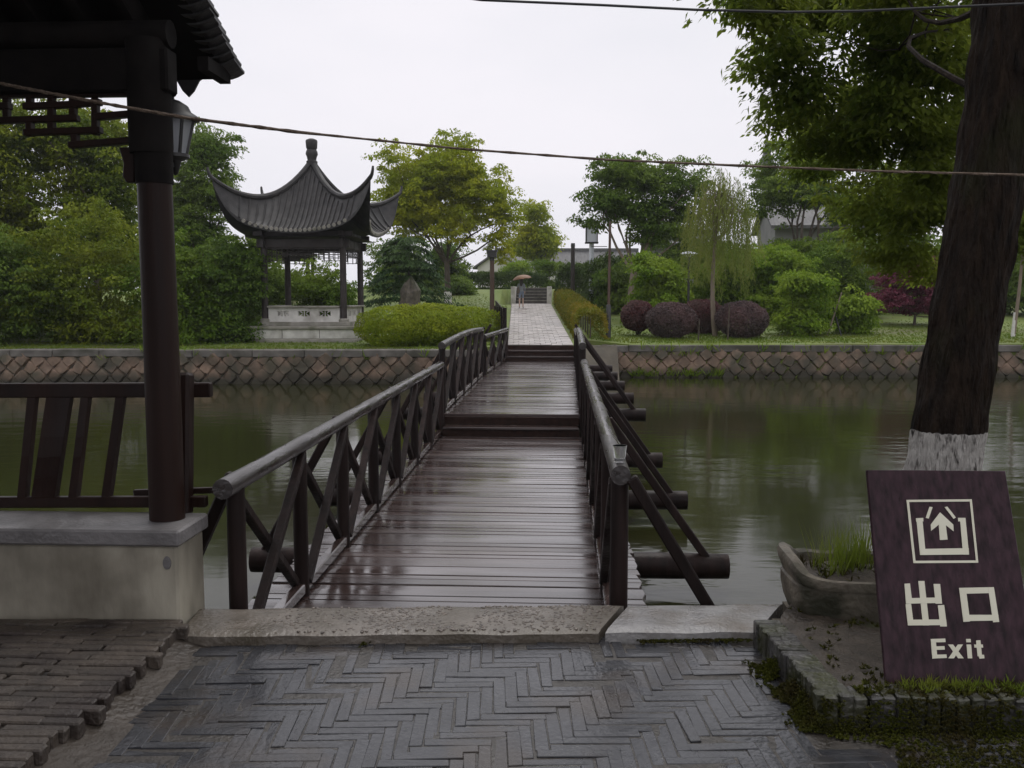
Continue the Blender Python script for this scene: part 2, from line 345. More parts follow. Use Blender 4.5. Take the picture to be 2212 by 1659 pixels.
def sublobes(rng, c, r, k, frac=(.32, .5), spread=.72, flat=.8, bottom=-1):
    out = []
    while len(out) < k:
        u = unit(rng, 1)[0]; q = u * spread * rng.random() ** .33
        if q[2] < bottom: continue
        f = rng.uniform(*frac)
        out.append((np.array(c) + q * np.array(r), np.array(r) * f * np.array([1, 1, flat])))
    return out
def limb(mb, p, q, r0, r1, rng, n=6, bend=.12, sides=6):
    p, q = Vector(p), Vector(q); L_ = (q - p).length
    o = Vector(rng.normal(size=3).tolist()) * L_ * bend
    pts = [p.lerp(q, i / n) + o * math.sin(math.pi * i / n) * (1 - .3 * i / n) for i in range(n + 1)]
    mb.tube(pts, [r0 + (r1 - r0) * i / n for i in range(n + 1)], sides)
    return pts
def box_of(u0, v0, u1, v1, D, depth=1.0):
    a = P((u0 + u1) / 2, (v0 + v1) / 2, d=D); rx = (u1 - u0) / 2 * D / F; rz = (v1 - v0) / 2 * D / F
    return np.array(a), np.array([rx, rx * depth, rz])
def plant(name, label, cat, base, lobes, n, leaf, lm, trunk=None, bark='barkfar', seed=1, group=None, shell=.45, rough=.25, droop=.35, limbs=6, paint=None, upb=.5, crown='crown', split=.45, extra=None, tuft=1, low=False):
    """tree or shrub: Empty at its base > trunk (with its limbs), crown"""
    rng = np.random.default_rng(seed); base = Vector(base)
    t = thing(name, label, cat, base, group)
    lobes = [(np.array(a), np.array(b)) for a, b in lobes]
    if trunk:
        top = Vector(np.mean([l[0] for l in lobes], axis=0).tolist())
        mb = MB(); fork = base.lerp(top, split); fork.x = base.x + (fork.x - base.x) * .6
        pts = limb(mb, base - Vector((0, 0, .15)), fork, trunk, trunk * .72, rng, 6, .03, 8)
        for i in range(limbs):
            l = lobes[rng.integers(len(lobes))]; q = Vector((l[0] + rng.normal(size=3) * l[1] * .25).tolist())
            if q.z < fork.z: q.z = fork.z + .2
            s0 = fork.lerp(base, rng.uniform(0, .12)); mid = limb(mb, s0, q, trunk * rng.uniform(.25, .42), trunk * .1, rng, 6, .1)
            for j in range(2):
                l2 = lobes[rng.integers(len(lobes))]
                if (Vector(l2[0].tolist()) - mid[3]).length < 2.2 * max(l2[1]): limb(mb, mid[3], l2[0].tolist(), trunk * .22, trunk * .06, rng, 4, .12, 5)
        mb.build('trunk', M[bark], t, smooth=True)
        if paint:
            d = (fork - base).normalized(); MB().tube([base - d * .05, base + d * paint], [trunk * 1.06, trunk * 1.04], 8).build('painted_base', M['limewash'], t, smooth=True)
    n = int(n * 1.5); leaf = (leaf[0] * .82, leaf[1] * .8)
    if low:                       # shrubs: skirts of leaves down to the ground
        mn = np.min([a - b for a, b in lobes], axis=0); mxx = np.max([a + b for a, b in lobes], axis=0); ce = (mn + mxx) / 2; hf = (mxx - mn) / 2
        for i in range(max(5, len(lobes) // 2)):
            a_ = rng.uniform(0, 6.28); q_ = rng.uniform(.2, .72); rr = hf[:2].max() * rng.uniform(.26, .4)
            lobes.append((np.array([ce[0] + math.cos(a_) * q_ * hf[0], ce[1] + math.sin(a_) * q_ * hf[1], base.z + rr * rng.uniform(.5, .8)]), np.array([rr, rr, rr * .85])))
    if tuft: c, d, nr = tuft_cloud(rng, lobes, n, leaf[0] * 2.9 * tuft, max(shell, .5), rough)
    else: c, d, nr = lobe_cloud(rng, lobes, n, shell, rough, droop, upb)
    if extra is not None: c, d, nr = [np.concatenate(z) for z in zip((c, d, nr), extra)]
    sz = rng.uniform(.7, 1.25, len(c))
    me = leaf_mesh(crown, c, d, nr, leaf[0] * sz, leaf[1] * sz, LM[lm])
    link(bpy.data.objects.new(crown, me), t)
    return t

# ================================================================ SETTING: near bank, water
WZ = -.67
sl = [P(388, 1371, z=.05), P(1637, 1360, z=.05), P(1692, 1300, z=.05), P(434, 1311, z=.05)]   # threshold: front left, front right, back right, back left
bank = MB()
poly = [(-40, -12), (40, -12), (40, 4.9), (1.2, 4.9), (1.2, sl[2].y), (sl[2].x, sl[2].y - .01), (sl[3].x, sl[3].y - .01), (-1.8, 4.44), (-40, 4.44)]
bank.prism([(x, y, -.03) for x, y in poly], (0, 0, -1.3))
structure(bank.build('near_bank_ground', M['earth']), 'dark earth of the near bank under the paving')
wt = MB(); wt.add([(-150, 4.2, WZ), (150, 4.2, WZ), (150, 32, WZ), (-150, 32, WZ)], [[0, 1, 2, 3]])
structure(wt.build('canal_water', M['water']), 'murky green canal water with slow ripples')

# ---- pavement of herringbone bricks
pv = MB()
pv.add([(-1.9, -3, -.005), (6, -3, -.005), (6, 4.3, -.005), (-1.9, 4.12, -.005)], [[0, 1, 2, 3]])
pave = structure(pv.build('pavement', M['joint']), 'wet herringbone brick pavement')
W_, n_, A_ = .0500, 5, R(4.2)
bmeshes = []
for k in range(6):
    rr = random.Random(k); b = MB()
    b.box((0, 0, -.022), (W_ * n_ - .002 + rr.uniform(-.006, .001), W_ - .0018 + rr.uniform(-.004, .001), .04))
    b.v = [(x + rr.uniform(-.003, .003), y + rr.uniform(-.003, .003), z + rr.uniform(-.0015, .0015)) for x, y, z in b.v]
    bmeshes.append(b.mesh('brick', M['brick'], bevel=.0022))
spots = []
def inpave(x, y):
    if y > 4.2 + .085 * (x - .2) * .8: return False
    if x > .93 and y > 3.28: return False
    return -1.72 + .12 * (y - 3) < x < 4 and y > 1.2
for r_ in range(-10, 75):
    for c_ in range(-60, 80):
        q = (c_ - r_) % (2 * n_)
        if q == 0: cx, cy, rot = (c_ + n_ / 2) * W_, (r_ + .5) * W_, 0
        elif n_ <= q and (c_ - r_) % (2 * n_) == 2 * n_ - 1: cx, cy, rot = (c_ + .5) * W_, (r_ + n_ / 2) * W_, R(90)
        else: continue
        x, y = -cx + .2, 4.25 - cy
        x, y = x * math.cos(A_) - y * math.sin(A_) + .3, x * math.sin(A_) + y * math.cos(A_)
        if inpave(x, y) and random.random() > .012: spots.append((x, y, rot + A_))
def seen(p, m=30):
    u, v, D = S(p); return -m < u < 2212 + m and -m < v < 1659 + m
spots.sort(key=lambda s: (not seen((s[0], s[1], 0), 10), (s[0] ** 2 + s[1] ** 2)))
rest = MB()
for i, (x, y, a) in enumerate(spots):
    tilt = Matrix.Rotation(random.gauss(0, .006), 4, 'X') @ Matrix.Rotation(random.gauss(0, .004), 4, 'Y')
    x += random.gauss(0, .0025); y += random.gauss(0, .0025); dz = random.gauss(.0, .0016) - (.006 if random.random() < .02 else 0)
    T = Matrix.Translation((x, y, dz)) @ Matrix.Rotation(a + random.gauss(0, .016), 4, 'Z') @ tilt
    if i < 300: inst('brick', random.choice(bmeshes), T, pave)
    elif y > 1.6: 
        me = bmeshes[i % 6]; rest.add([T @ v.co for v in me.vertices], [list(p.vertices) for p in me.polygons])
tag(rest.build('paving_bricks', M['brick'], pave), kind='stuff')

# ---- raised platform of worn bricks at the left
pl = MB(); pl.bb((-9, -3, -.02), (-1.80, 4.14, .066))
plat = structure(pl.build('brick_platform', M['joint']), 'raised platform of worn brown bricks laid on edge')
bms = []
for k in range(4):
    rr = random.Random(40 + k); b = MB(); b.box((0, 0, -.03), (.233, .0505 + rr.uniform(-.003, .001), .06))
    b.v = [(x + rr.uniform(-.004, .004), y + rr.uniform(-.002, .002), z + rr.uniform(-.002, .002)) for x, y, z in b.v]
    bms.append(b.mesh('brick', M['brickb'], bevel=.006))
cnt = 0; rest = MB(); y = 4.105; row = 0
while y > 1.9:
    for k in range(-1, 26):
        x = -1.86 - k * .236 - (row % 2) * .118 + random.gauss(0, .008)
        if k == -1:
            if not row % 2: continue
            x = -1.86 + .118 + random.gauss(-.1, .02)
        T = Matrix.Translation((x, y, .083 + random.gauss(0, .0035))) @ Matrix.Rotation(random.gauss(0, .03), 4, 'Z') @ Matrix.Rotation(random.gauss(0, .02), 4, 'X')
        if seen((x, y, .08)) and cnt < 290: inst('brick', random.choice(bms), T, plat); cnt += 1
        elif x > -4.5: me = bms[k % 4]; rest.add([T @ v.co for v in me.vertices], [list(p.vertices) for p in me.polygons])
    y -= .0525; row += 1
tag(rest.build('platform_bricks', M['brickb'], plat), kind='stuff')
ed = MB()       # header course along the ragged platform edge
mud = MB()
def mudf(u, v):
    y = 1.4 + 2.72 * v; x = -1.83 + u * (.30 + .07 * noise.noise((y * 2, 0, 0)) - .06 * (y - 3))
    z = .05 * (1 - u) ** 1.6 + .012 * noise.noise((x * 9, y * 9, 0)) * (1 - u) + .007 - .016 * u
    return (x, y, z)
mud.grid(mudf, [i / 14 for i in range(15)], [i / 60 for i in range(61)])
structure(mud.build('mud_strip', M['mud'], smooth=True), 'strip of smeared mud along the platform edge')

# ---- threshold slabs
def slab(u0, u1, name, m, lab):
    a, b_ = sl[0].lerp(sl[1], u0), sl[0].lerp(sl[1], u1); c, d = sl[3].lerp(sl[2], u1), sl[3].lerp(sl[2], u0)
    g = MB()
    nx, ny = 40, 10
    def f(i, j):
        p = a.lerp(b_, i).lerp(d.lerp(c, i), j); e = min(j, 1 - j) * 9
        return (p.x + .010 * noise.noise((p.x * 7, j * 3, 1)) * (1 - min(1, e)), p.y + .012 * noise.noise((p.x * 6, j, 5)), .05 - .012 * max(0, 1 - e) ** 2 + .006 * noise.noise((p.x * 4, p.y * 4, 0)))
    us = [i / nx for i in range(nx + 1)]; vs = [i / ny for i in range(ny + 1)]
    g.grid(f, us, vs)
    fr = [f(i, 0) for i in us]; bk = [f(i, 1) for i in us]
    for ln in (fr, bk):
        k = len(g.v); g.v += ln + [(x, y, -.3) for x, y, z in ln]; n = len(ln)
        g.f += [[k + i, k + i + 1, k + n + i + 1, k + n + i] for i in range(n - 1)]
    for i in (0, 1):
        ln = [f(i, j) for j in vs]; k = len(g.v); g.v += ln + [(x, y, -.3) for x, y, z in ln]; n = len(ln)
        g.f += [[k + j, k + j + 1, k + n + j + 1, k + n + j] for j in range(n - 1)]
    return structure(g.build(name, m, smooth=True), lab), f
s1, f1 = slab(0, .722, 'threshold_slab', M['slab'], 'brown pebbled concrete threshold slab in front of the bridge')
s2, f2 = slab(.734, 1, 'threshold_slab', M['slab2'], 'smoother grey threshold slab right of the groove')
pb = MB()
for i in range(900):
    u = random.uniform(.42, .985) if i > 160 else random.uniform(.2, .5); v = random.uniform(.06, .97)
    if .60 < u < .67 and v > .35: continue
    p = f1(u, v); r = random.uniform(.004, .0105)
    M3 = Matrix.Rotation(random.uniform(0, 3.1), 3, 'Z')
    vs = [(0, 0, .55)] + [(math.cos(q) * 1.1, math.sin(q) * .75, .2) for q in (0, 1.05, 2.1, 3.14, 4.19, 5.24)] + [(math.cos(q) * 1.3, math.sin(q) * .9, -.5) for q in (0, 1.05, 2.1, 3.14, 4.19, 5.24)]
    vs = [M3 @ Vector((a * r * random.uniform(.85, 1.15), b_ * r, c * r)) + Vector(p) for a, b_, c in vs]
    pb.add(vs, [[0, j + 1, (j + 1) % 6 + 1] for j in range(6)] + [[j + 1, j + 7, (j + 1) % 6 + 7, (j + 1) % 6 + 1] for j in range(6)])
tag(pb.build('pebbles', M['pebble'], s1, smooth=True), kind='stuff')

# ================================================================ FOOTBRIDGE
DZ, UZ, PZ = -.33, -.05, .36
XL, XR = -1.665, .315
Y1, Y2 = 12.85, 23.95
br = thing('footbridge', 'long wet dark timber footbridge with log railings crossing the canal', 'bridge', (-.68, 4.5, DZ))
def plank_mesh(wd, k):
    rr = random.Random(k); b = MB(); b.box((0, 0, -.02), (2.5, wd - .009, .04))
    b.v = [(x + rr.uniform(-.02, .02), y + rr.uniform(-.002, .002), z) for x, y, z in b.v]
    return b.mesh('plank', M['plank'], bevel=.004)
pw = [.085, .10, .12, .15]; pms = [[plank_mesh(a, i * 10 + j) for j in range(3)] for i, a in enumerate(pw)]
for y0, y1, z in ((4.45, Y1 - .02, DZ), (Y1 + .02, Y2 - .02, UZ)):
    y = y0
    while y < y1 - .05:
        i = random.choice((0, 1, 1, 2, 2, 3)); wd = pw[i]
        T = Matrix.Translation((-.7, y + wd / 2, z + random.gauss(0, .0024))) @ Matrix.Rotation(random.gauss(0, .005), 4, 'Z') @ Matrix.Rotation(random.gauss(0, .008), 4, 'X') @ Matrix.Rotation(random.gauss(0, .002), 4, 'Y')
        inst('plank', random.choice(pms[i]), T, br); y += wd
def step(y, z0, z1, x0, x1, tr):
    MB().bb((x0, y, z0), (x1, y + .035, z1 - .032)).build('riser', M['woodlow'], br, bevel=.004)
    if tr: MB().bb((x0 + .01, y - .03, z1 - .035), (x1 - .01, y + .24, z1)).build('tread', M['plank'], br, bevel=.006)
step(Y1 - .27, DZ, (DZ + UZ) / 2, -1.62, .27, True)
step(Y1 - .03, (DZ + UZ) / 2, UZ, -1.62, .27, False)
for k in range(3):
    z0 = UZ + (PZ - UZ) * k / 3; z1 = UZ + (PZ - UZ) * (k + 1) / 3
    step(Y2 - .5 + k * .26, z0, z1, -1.40, .36, k < 2)
for y0, y1, z in ((4.5, Y1, DZ), (Y1, Y2, UZ)):
    for x in (-1.75, -.7, .33): MB().bb((x - .05, y0, z - .13), (x + .05, y1, z - .045)).build('stringer', M['woodlow'], br, bevel=.01)
logr = .098
for k, y in enumerate((7.02, 9.34, 11.66, 14.0, 16.3, 18.6, 20.9, 23.0)):
    z = (DZ if y < Y1 else UZ) - .042 - logr
    b = MB(); b.tube([(-2.42 + .05 * i * 3.72 / 3.72 * 0 + (3.72 * i / 8), y + .01 * math.sin(i), z) for i in range(9)], [logr * (1 + .04 * math.sin(i * 2.1 + k)) for i in range(9)], 14)
    b.build('support_log', M['rail' if 0 else 'wood'], br, smooth=True)
    for x in (-1.45, .05):
        MB().tube([(x, y, -1.6), (x, y, z)], [.085, .08], 12).build('pile', M['woodlow'], br, smooth=True)
post = MB(); post.tube([(0, 0, 0), (0, 0, .5), (0, 0, 1.0)], [.05, .048, .047], 12); pmesh = post.mesh('post', M['wood'], smooth=True)
def railing(x0, x1, ys, zdeck, ztop, ystart, yend, drop=0, side=-1, curve=0):
    X = lambda y: x0 + (x1 - x0) * (y - ys[0]) / (ys[-1] - ys[0])
    Z = lambda y: ztop + curve * math.sin(math.pi * (y - ystart) / (yend - ystart))
    b = MB(); n = 26
    mid = (ystart + yend) / 2 + .4
    for a, c in ((ystart, mid - .003), (mid + .003, yend)) if yend - ystart > 7 else ((ystart, yend),):
        b = MB(); b.tube([(X(a + (c - a) * i / n), a + (c - a) * i / n, Z(a + (c - a) * i / n) - .05) for i in range(n + 1)], [.052 * (1 + .02 * math.sin(i * 1.7)) for i in range(n + 1)], 14)
        b.build('handrail', M['rail'], br, smooth=True)
    b = MB(); b.bb((-.035, ys[0], zdeck + .02), (.035, ys[-1], zdeck + .09))
    b.v = [(x + X(y) + .03 * -side * 0, y, z) for x, y, z in b.v]; b.build('kick_rail', M['plank'], br, bevel=.008)
    for y in ys:
        inst('post', pmesh, Matrix.Translation((X(y), y, zdeck - .2)) @ Matrix.Diagonal((1, 1, Z(y) - .08 - zdeck + .2, 1)), br)
    for a, c in zip(ys[:-1], ys[1:]):
        for p, q, o in ((zdeck + .08, Z(c) - .1, .028), (Z(a) - .1, zdeck + .08, -.028)):
            MB().bar((X(a) + o, a + .03, p), (X(c) + o, c - .03, q), .05, .055, (1, 0, 0)).build('cross_bar', M['wood'], br, bevel=.006)
def ys_(a, n, d=1.165): return [a + d * i for i in range(n)]
railing(XL, XL, ys_(4.60, 8), DZ, .70, 4.42, 12.82)
railing(XR, XR + .02, ys_(4.78, 8, 1.15), DZ, .735, 4.70, 12.84, side=1)
railing(XL, XL + .03, ys_(12.98, 6, 1.24), UZ, .96, 12.92, 19.25, curve=.05)
railing(XR, XR + .06, ys_(12.98, 6, 1.24), UZ, .96, 12.92, 19.25, side=1, curve=.05)
railing(-1.60, -1.38, ys_(19.45, 4, 1.4), UZ, .80, 19.4, 23.8)
railing(XR + .08, .40, ys_(19.45, 4, 1.4), UZ, .80, 19.4, 23.8, side=1)
for k, y in enumerate((4.72, 7.02, 9.34, 11.66, 14.0, 16.3, 18.6, 20.9, 23.0)):
    zt = .62 if y < Y1 else .86; zb = (DZ if y < Y1 else UZ) - .13
    for s, x in ((-1, XL), (1, XR)):
        MB().bar((x + s * .055, y, zt + .05), (x + s * .86 * (1 if s > 0 else .8), y, zb - (.2 if k == 0 else 0)), .062, .062, (0, 1, 0)).build('outrigger_brace', M['wood'], br, bevel=.008)

# ================================================================ LEFT GALLERY: low wall, column, roof
yw = 4.14
z1 = P(390, 1147, y=yw - .02).z; z0 = P(390, 1180, y=yw).z; yb = 4.46
wall = thing('low_wall', 'stained cream plaster wall with grey coping beside the bridge', 'wall', (-1.78, yw, 0))
g = MB(); g.bb((-9, yw, -.02), (-1.785, yb, z0)); g.build('wall_face', M['plaster'], wall, bevel=.012)
g = MB(); g.bb((-9.02, yw - .025, z0 + .001), (-1.765, yb + .025, z1)); g.build('coping', M['coping'], wall, bevel=.01)
p = P(361, 1216, y=yw); g = MB(); g.tube([p + Vector((0, .004, 0)), p + Vector((0, -.006, 0))], [.034, .03], 14)
g.v = [(p.x + (a - p.x) * .62, b_, c) for a, b_, c in g.v]; g.build('cement_patch', M['coping'], wall)
gal = thing('covered_gallery', 'dark timber waterside gallery with tiled eaves at the left edge', 'building', (-2.1, 4.33, z1))
cb = P(350, 1124, z=z1); cx, cy = cb.x + .01, cb.y + .04
ct = P(318, 250, y=cy); r0 = .084
g = MB(); g.tube([(cx, cy, z1 - .0), (cx, cy, z1 + .8), (cx - .004, cy, z1 + 1.6), (cx - .006, cy, 2.75)], [r0, r0 * .98, r0 * .95, r0 * .92], 24); g.build('column', M['col'], gal, smooth=True)
g = MB(); g.tube([(cx, cy - 4.6, -.02), (cx, cy - 4.6, 2.75)], [r0, r0 * .95], 20); g.build('column', M['col'], gal, smooth=True)
zb = P(120, 205, y=cy).z
eave = P(505, 166, y=cy + .56); vtop = P(426, 0, x=eave.x)
slope = max(.35, min(.62, (vtop.z - eave.z) / (eave.y - vtop.y)))
ridge_y = cy - 2.3; ridge_z = eave.z + slope * (eave.y - ridge_y)  # roof depth extended out of view so that its underside falls dark
def roofz(y): return ridge_z - slope * abs(y - ridge_y)
for yy in (cy, cy - 4.6):
    g = MB(); g.bb((-9, yy - .06, zb), (cx + .1, yy + .06, zb + .2)); g.build('beam', M['soffit'], gal, bevel=.01)
    p = P(355, 175, y=yy)
    g = MB(); g.tube([(-9, yy, zb + .27), (cx + .1, yy, zb + .27)], .065, 12); g.build('purlin', M['soffit'], gal, smooth=True)
xa, xb = P(250, 250, y=cy - .11).x, P(345, 250, y=cy - .11).x; zs_ = P(290, 325, y=cy - .11).z
hr = (xb - xa) / 2 * .97; g = MB(); g.tube([((xa + xb) / 2 + .01, cy, z_) for z_ in (zs_, zs_ + .03, zb + .24)], [hr * .96, hr, hr], 24); g.build('column_head', M['soffit'], gal, smooth=True)
xa, xb = P(266, 360, y=cy - .1).x, P(350, 360, y=cy - .1).x
g = MB(); g.tube([((xa + xb) / 2 + .01, cy, z_) for z_ in (P(290, 392, y=cy - .1).z, zs_)], [(xb - xa) / 2 * .94] * 2, 24); g.build('column_collar', M['soffit'], gal, smooth=True)
for yy, h in ((cy, 0), (ridge_y, 0)):
    pass
# boarding under the tiles, two pitches
for s in (1, -1):
    g = MB(); xs = (-9, eave.x - .05); ya = ridge_y; yb_ = eave.y if s > 0 else 2 * ridge_y - eave.y
    g.add([(x, y, roofz(y) - o) for x in xs for y in (ya, yb_) for o in (-.008, .012)], [[0, 1, 3, 2], [4, 6, 7, 5], [0, 4, 5, 1], [2, 3, 7, 6], [0, 2, 6, 4], [1, 5, 7, 3]])
    g.build('roof_boarding', M['soffit'], gal)
rm = MB(); rm.bar((0, .06, -slope * .06), (0, .9, -slope * .9), .055, .05); rme = rm.mesh('rafter', M['soffit'], bevel=.005)
ln = eave.y - ridge_y + .02
for k in range(22):
    x = eave.x - .3 - k * .23
    for s in (1, -1):
        inst('rafter', rme, Matrix.Translation((x, ridge_y, ridge_z - .07)) @ Matrix.Diagonal((1, s * ln, ln, 1)), gal)
# tiles: a verge column of lapped tiles one by one, eave row one by one, the rest of the covering as one
def tile_mesh():
    g = MB(); n = 6; wd, ln_ = .19, .16
    def f(i, j, o): 
        a = (i / n - .5); return (a * wd, (j - .5) * ln_, .035 * (4 * a * a) - o)
    g.grid(lambda i, j: f(i, j, 0), range(n + 1), (0, 1)); g.grid(lambda i, j: f(i, j, .012), range(n + 1), (0, 1))
    k = 2 * (n + 1)
    for i in range(n):
        for j in (0, 1): g.f.append([i * 2 + j, (i + 1) * 2 + j, k + (i + 1) * 2 + j, k + i * 2 + j])
    for i in (0, n): g.f.append([i * 2, i * 2 + 1, k + i * 2 + 1, k + i * 2])
    return g.mesh('roof_tile', M['tile'])
tm = tile_mesh(); sa = math.atan(slope)
for s in (1, -1):
    k = 0; yy = eave.y - .02
    while yy > ridge_y:
        y_ = yy if s > 0 else 2 * ridge_y - yy
        T = Matrix.Translation((eave.x - .06 + random.gauss(0, .004), y_, roofz(y_) + .014)) @ Matrix.Rotation(-s * (sa - R(15)), 4, 'X')
        inst('roof_tile', tm, T, gal); yy -= .052; k += 1
cov = MB()
for s in (1, -1):
    for k in range(1, 40):
        x = eave.x - .06 - k * .185
        for h in (0, 1):
            def f(i, j):
                a = i / 6 - .5; y = ridge_y + s * (eave.y - ridge_y) * j; 
                return (x + (.0925 if h else 0) + a * (.11 if h else .19), y, roofz(y) + (.05 - .05 * 4 * a * a if h else .03 * 4 * a * a) + .012 * ((j * 24) % 1))
            cov.grid(f, range(7), [i / 24 for i in range(25)])
tag(cov.build('roof_covering', M['tile'], gal), kind='stuff')
g = MB(); g.tube([(-9, ridge_y, ridge_z + .08), (eave.x + .02, ridge_y, ridge_z + .08)], .09, 10); g.build('roof_ridge', M['tile'], gal)
def drip():
    g = MB(); pts = [(-.095, .0), (-.06, -.022), (-.03, -.075), (0, -.105), (.03, -.075), (.06, -.022), (.095, .0)]
    g.prism([(x, 0, z) for x, z in pts] + [(.095, 0, .03), (-.095, 0, .03)], (0, .014, 0)); return g.mesh('drip_tile', M['tile'])
dm = drip(); p = P(405, 160, y=eave.y)
for k in range(20): inst('drip_tile', dm, Matrix.Translation((p.x - k * .24, eave.y + .002, p.z - .012)), gal)
p = P(486, 166, y=eave.y); g = MB(); g.bb((p.x - .03, eave.y - .3, p.z - .035), (p.x + .026, eave.y + .01, p.z + .03)); g.build('rafter_end', M['soffit'], gal)
p = P(355, 175, y=eave.y - .06); g = MB(); g.bb((p.x - .2, eave.y - .12, p.z - .04), (p.x + .025, eave.y - .02, p.z + .06)); g.build('eave_board', M['soffit'], gal)
# hanging fretwork between the columns
fr = MB(); fr.bb((-9, cy - .02, zb - .012), (cx - .08, cy + .02, zb + .002)); fret = fr.build('fretwork', M['col'], gal)
nb_ = 0
def fp(x, y): return P(x / 3, y / 3, y=cy)
for a in [((45, 640), (45, 770)), ((195, 640), (195, 695)), ((335, 640), (335, 855)), ((475, 650), (475, 770)), ((620, 655), (620, 855)), ((195, 775), (195, 865)), ((487, 845), (487, 940)),
          ((175, 690), (500, 677)), ((500, 676), (636, 664)), ((-60, 785), (490, 766)), ((180, 860), (640, 845)), ((472, 940), (860, 911)), ((640, 757), (860, 739)), ((-60, 690), (50, 688))]:
    p, q = fp(*a[0]), fp(*a[1]); d = (q - p).normalized() * .014; nb_ += 1
    MB().bar(p - d, q + d, .03, .030 + .0011 * nb_, (0, 1, 0)).build('fretwork_bar', M['col'], fret, bevel=.003)
g = MB(); q0, q1 = P(262, 330, y=cy), P(288, 392, y=cy)
g.prism([P(u, v, y=cy - .02) for u, v in ((256, 318), (290, 318), (290, 394), (272, 394), (264, 380), (266, 352))], (0, .04, 0)); g.build('bracket', M['col'], gal, bevel=.004)
# lantern on the column
lc = P(376, 285, y=cy + .17)
lan = thing('wall_lantern', 'black framed glass lantern hung on the gallery column', 'lamp', lc)
zt, zc, zl, zk = [P(376, v, y=lc.y).z for v in (256, 250, 335, 212)]
rw = .085
def hexp(r, z, n=6): return [Vector((lc.x + r * math.cos(a * 2 * math.pi / n + .3), lc.y + r * math.sin(a * 2 * math.pi / n + .3), z)) for a in range(n)]
g = MB(); g.lathe([(.125, zt - lc.z - .006), (.12, zt - lc.z + .008), (.085, zt - lc.z + .03), (.07, zt - lc.z + .06), (.03, zt - lc.z + .085), (.012, zt - lc.z + .09)], lc, 18); g.build('cap', M['iron'], lan, smooth=True)
g = MB(); h = zt - lc.z + .09; g.lathe([(.008, h), (.006, h + .012), (.016, h + .02), (.016, h + .03), (.004, h + .038)], lc, 10); g.build('finial', M['iron'], lan, smooth=True)
A_t, B_t = hexp(.095, zt), hexp(.055, zl)
for i in range(6):
    j = (i + 1) % 6
    g = MB(); g.bar(A_t[i], B_t[i], .012, .012); g.build('glazing_bar', M['iron'], lan)
    g = MB(); e = .93; c_ = Vector((lc.x, lc.y, 0)); sh = lambda p: Vector((c_.x + (p.x - c_.x) * e, c_.y + (p.y - c_.y) * e, p.z))
    g.prism([sh(A_t[i]), sh(A_t[j]), sh(B_t[j]), sh(B_t[i])], (0, 0, .002)); g.build('pane', M['lantglass'], lan)
g = MB(); g.lathe([(.07, zl - lc.z + .004), (.07, zl - lc.z - .012), (.03, zl - lc.z - .03), (.012, zl - lc.z - .09), (.001, zl - lc.z - .1)], lc, 14); g.build('base_ring', M['iron'], lan, smooth=True)
g = MB(); g.bar((cx, cy + .05, zl - .05), (lc.x, lc.y, zl - .05), .02, .02); g.bar((cx, cy + .05, zl - .14), (lc.x - .02, lc.y - .02, zl - .06), .016, .016); g.build('lantern_bracket', M['iron'], lan)
# bench railing with bowed balusters, fixed to the outside of the low wall
rl = thing('bench_railing', 'dark red timber bench railing with bowed balusters beside the column', 'railing', (-2.5, 4.5, z1))
yt, ybm = 4.66, 4.52
a, b_ = P(-900, 846, y=yt), P(457, 842, y=yt)
g = MB(); g.bar(a, b_, .05, .075); g.build('top_rail', M['col'], rl, bevel=.006)
a, b_ = P(-900, 1087, y=ybm), P(447, 1083, y=ybm)
g = MB(); g.bar(a, b_, .045, .055); g.build('bottom_rail', M['col'], rl, bevel=.005)
a, b_ = P(290, 1064, y=ybm + .05), P(480, 1058, y=ybm + .05); g = MB(); g.bar(a, b_, .03, .03); g.build('end_rail', M['col'], rl, bevel=.003)
for u1, u2, wd in ((72, 50, .042), (130, 97, .125), (187, 160, .042), (262, 231, .042), (-60, -90, .042), (-170, -205, .042), (-250, -290, .125), (-330, -372, .042)):
    pts = [P(u1 + (u2 - u1) * k, 855 + 222 * k, y=yt + (ybm - yt) * k + .035 * math.sin(math.pi * k)) for k in (0, .2, .4, .6, .8, 1)]
    g = MB()
    for p, q in zip(pts[:-1], pts[1:]): g.bar(p, q + (q - p) * .03, wd, .04, (0, 1, 0))
    g.build('baluster', M['col'], rl)
p, q = P(396, 805, y=4.58), P(394, 1112, y=4.50); g = MB(); g.bar(q, p, .088, .09, (0, 1, 0)); g.build('post', M['col'], rl, bevel=.014)

# ropes across the view
rp = [(-1100, -60), (-260, 128), (0, 180), (100, 200), (250, 228), (405, 255), (640, 285), (1000, 322), (1310, 345), (1600, 358), (1900, 370), (2212, 378), (2600, 380), (3600, 372)]
g = MB(); pts = []
for i in range(len(rp) - 1):
    for k in range(12):
        s = k / 12; u = rp[i][0] + (rp[i + 1][0] - rp[i][0]) * s; v = rp[i][1] + (rp[i + 1][1] - rp[i][1]) * s
        pts.append(P(u, v, y=4.0 - .25 * (u / 2212)))
g.tube(pts, [.0058 * (1.25 if p.x < -1 else .85) for p in pts], 6, jit=lambda i, j: 1 + .3 * math.sin(i * 1.9 + j * 1.05 * 2))
tag(g.build('rope', M['rope'], smooth=True), 'brown hemp rope sagging across the view from column to tree', 'rope')
rp = [(-900, -190), (300, -95), (860, -24), (1040, 0), (1300, 11), (1500, 21), (1700, 26), (1850, 24), (2212, 8), (2700, -30), (3800, -120)]
g = MB(); pts = []
for i in range(len(rp) - 1):
    for k in range(8):
        s = k / 8; u = rp[i][0] + (rp[i + 1][0] - rp[i][0]) * s; v = rp[i][1] + (rp[i + 1][1] - rp[i][1]) * s; pts.append(P(u, v, y=4.1))
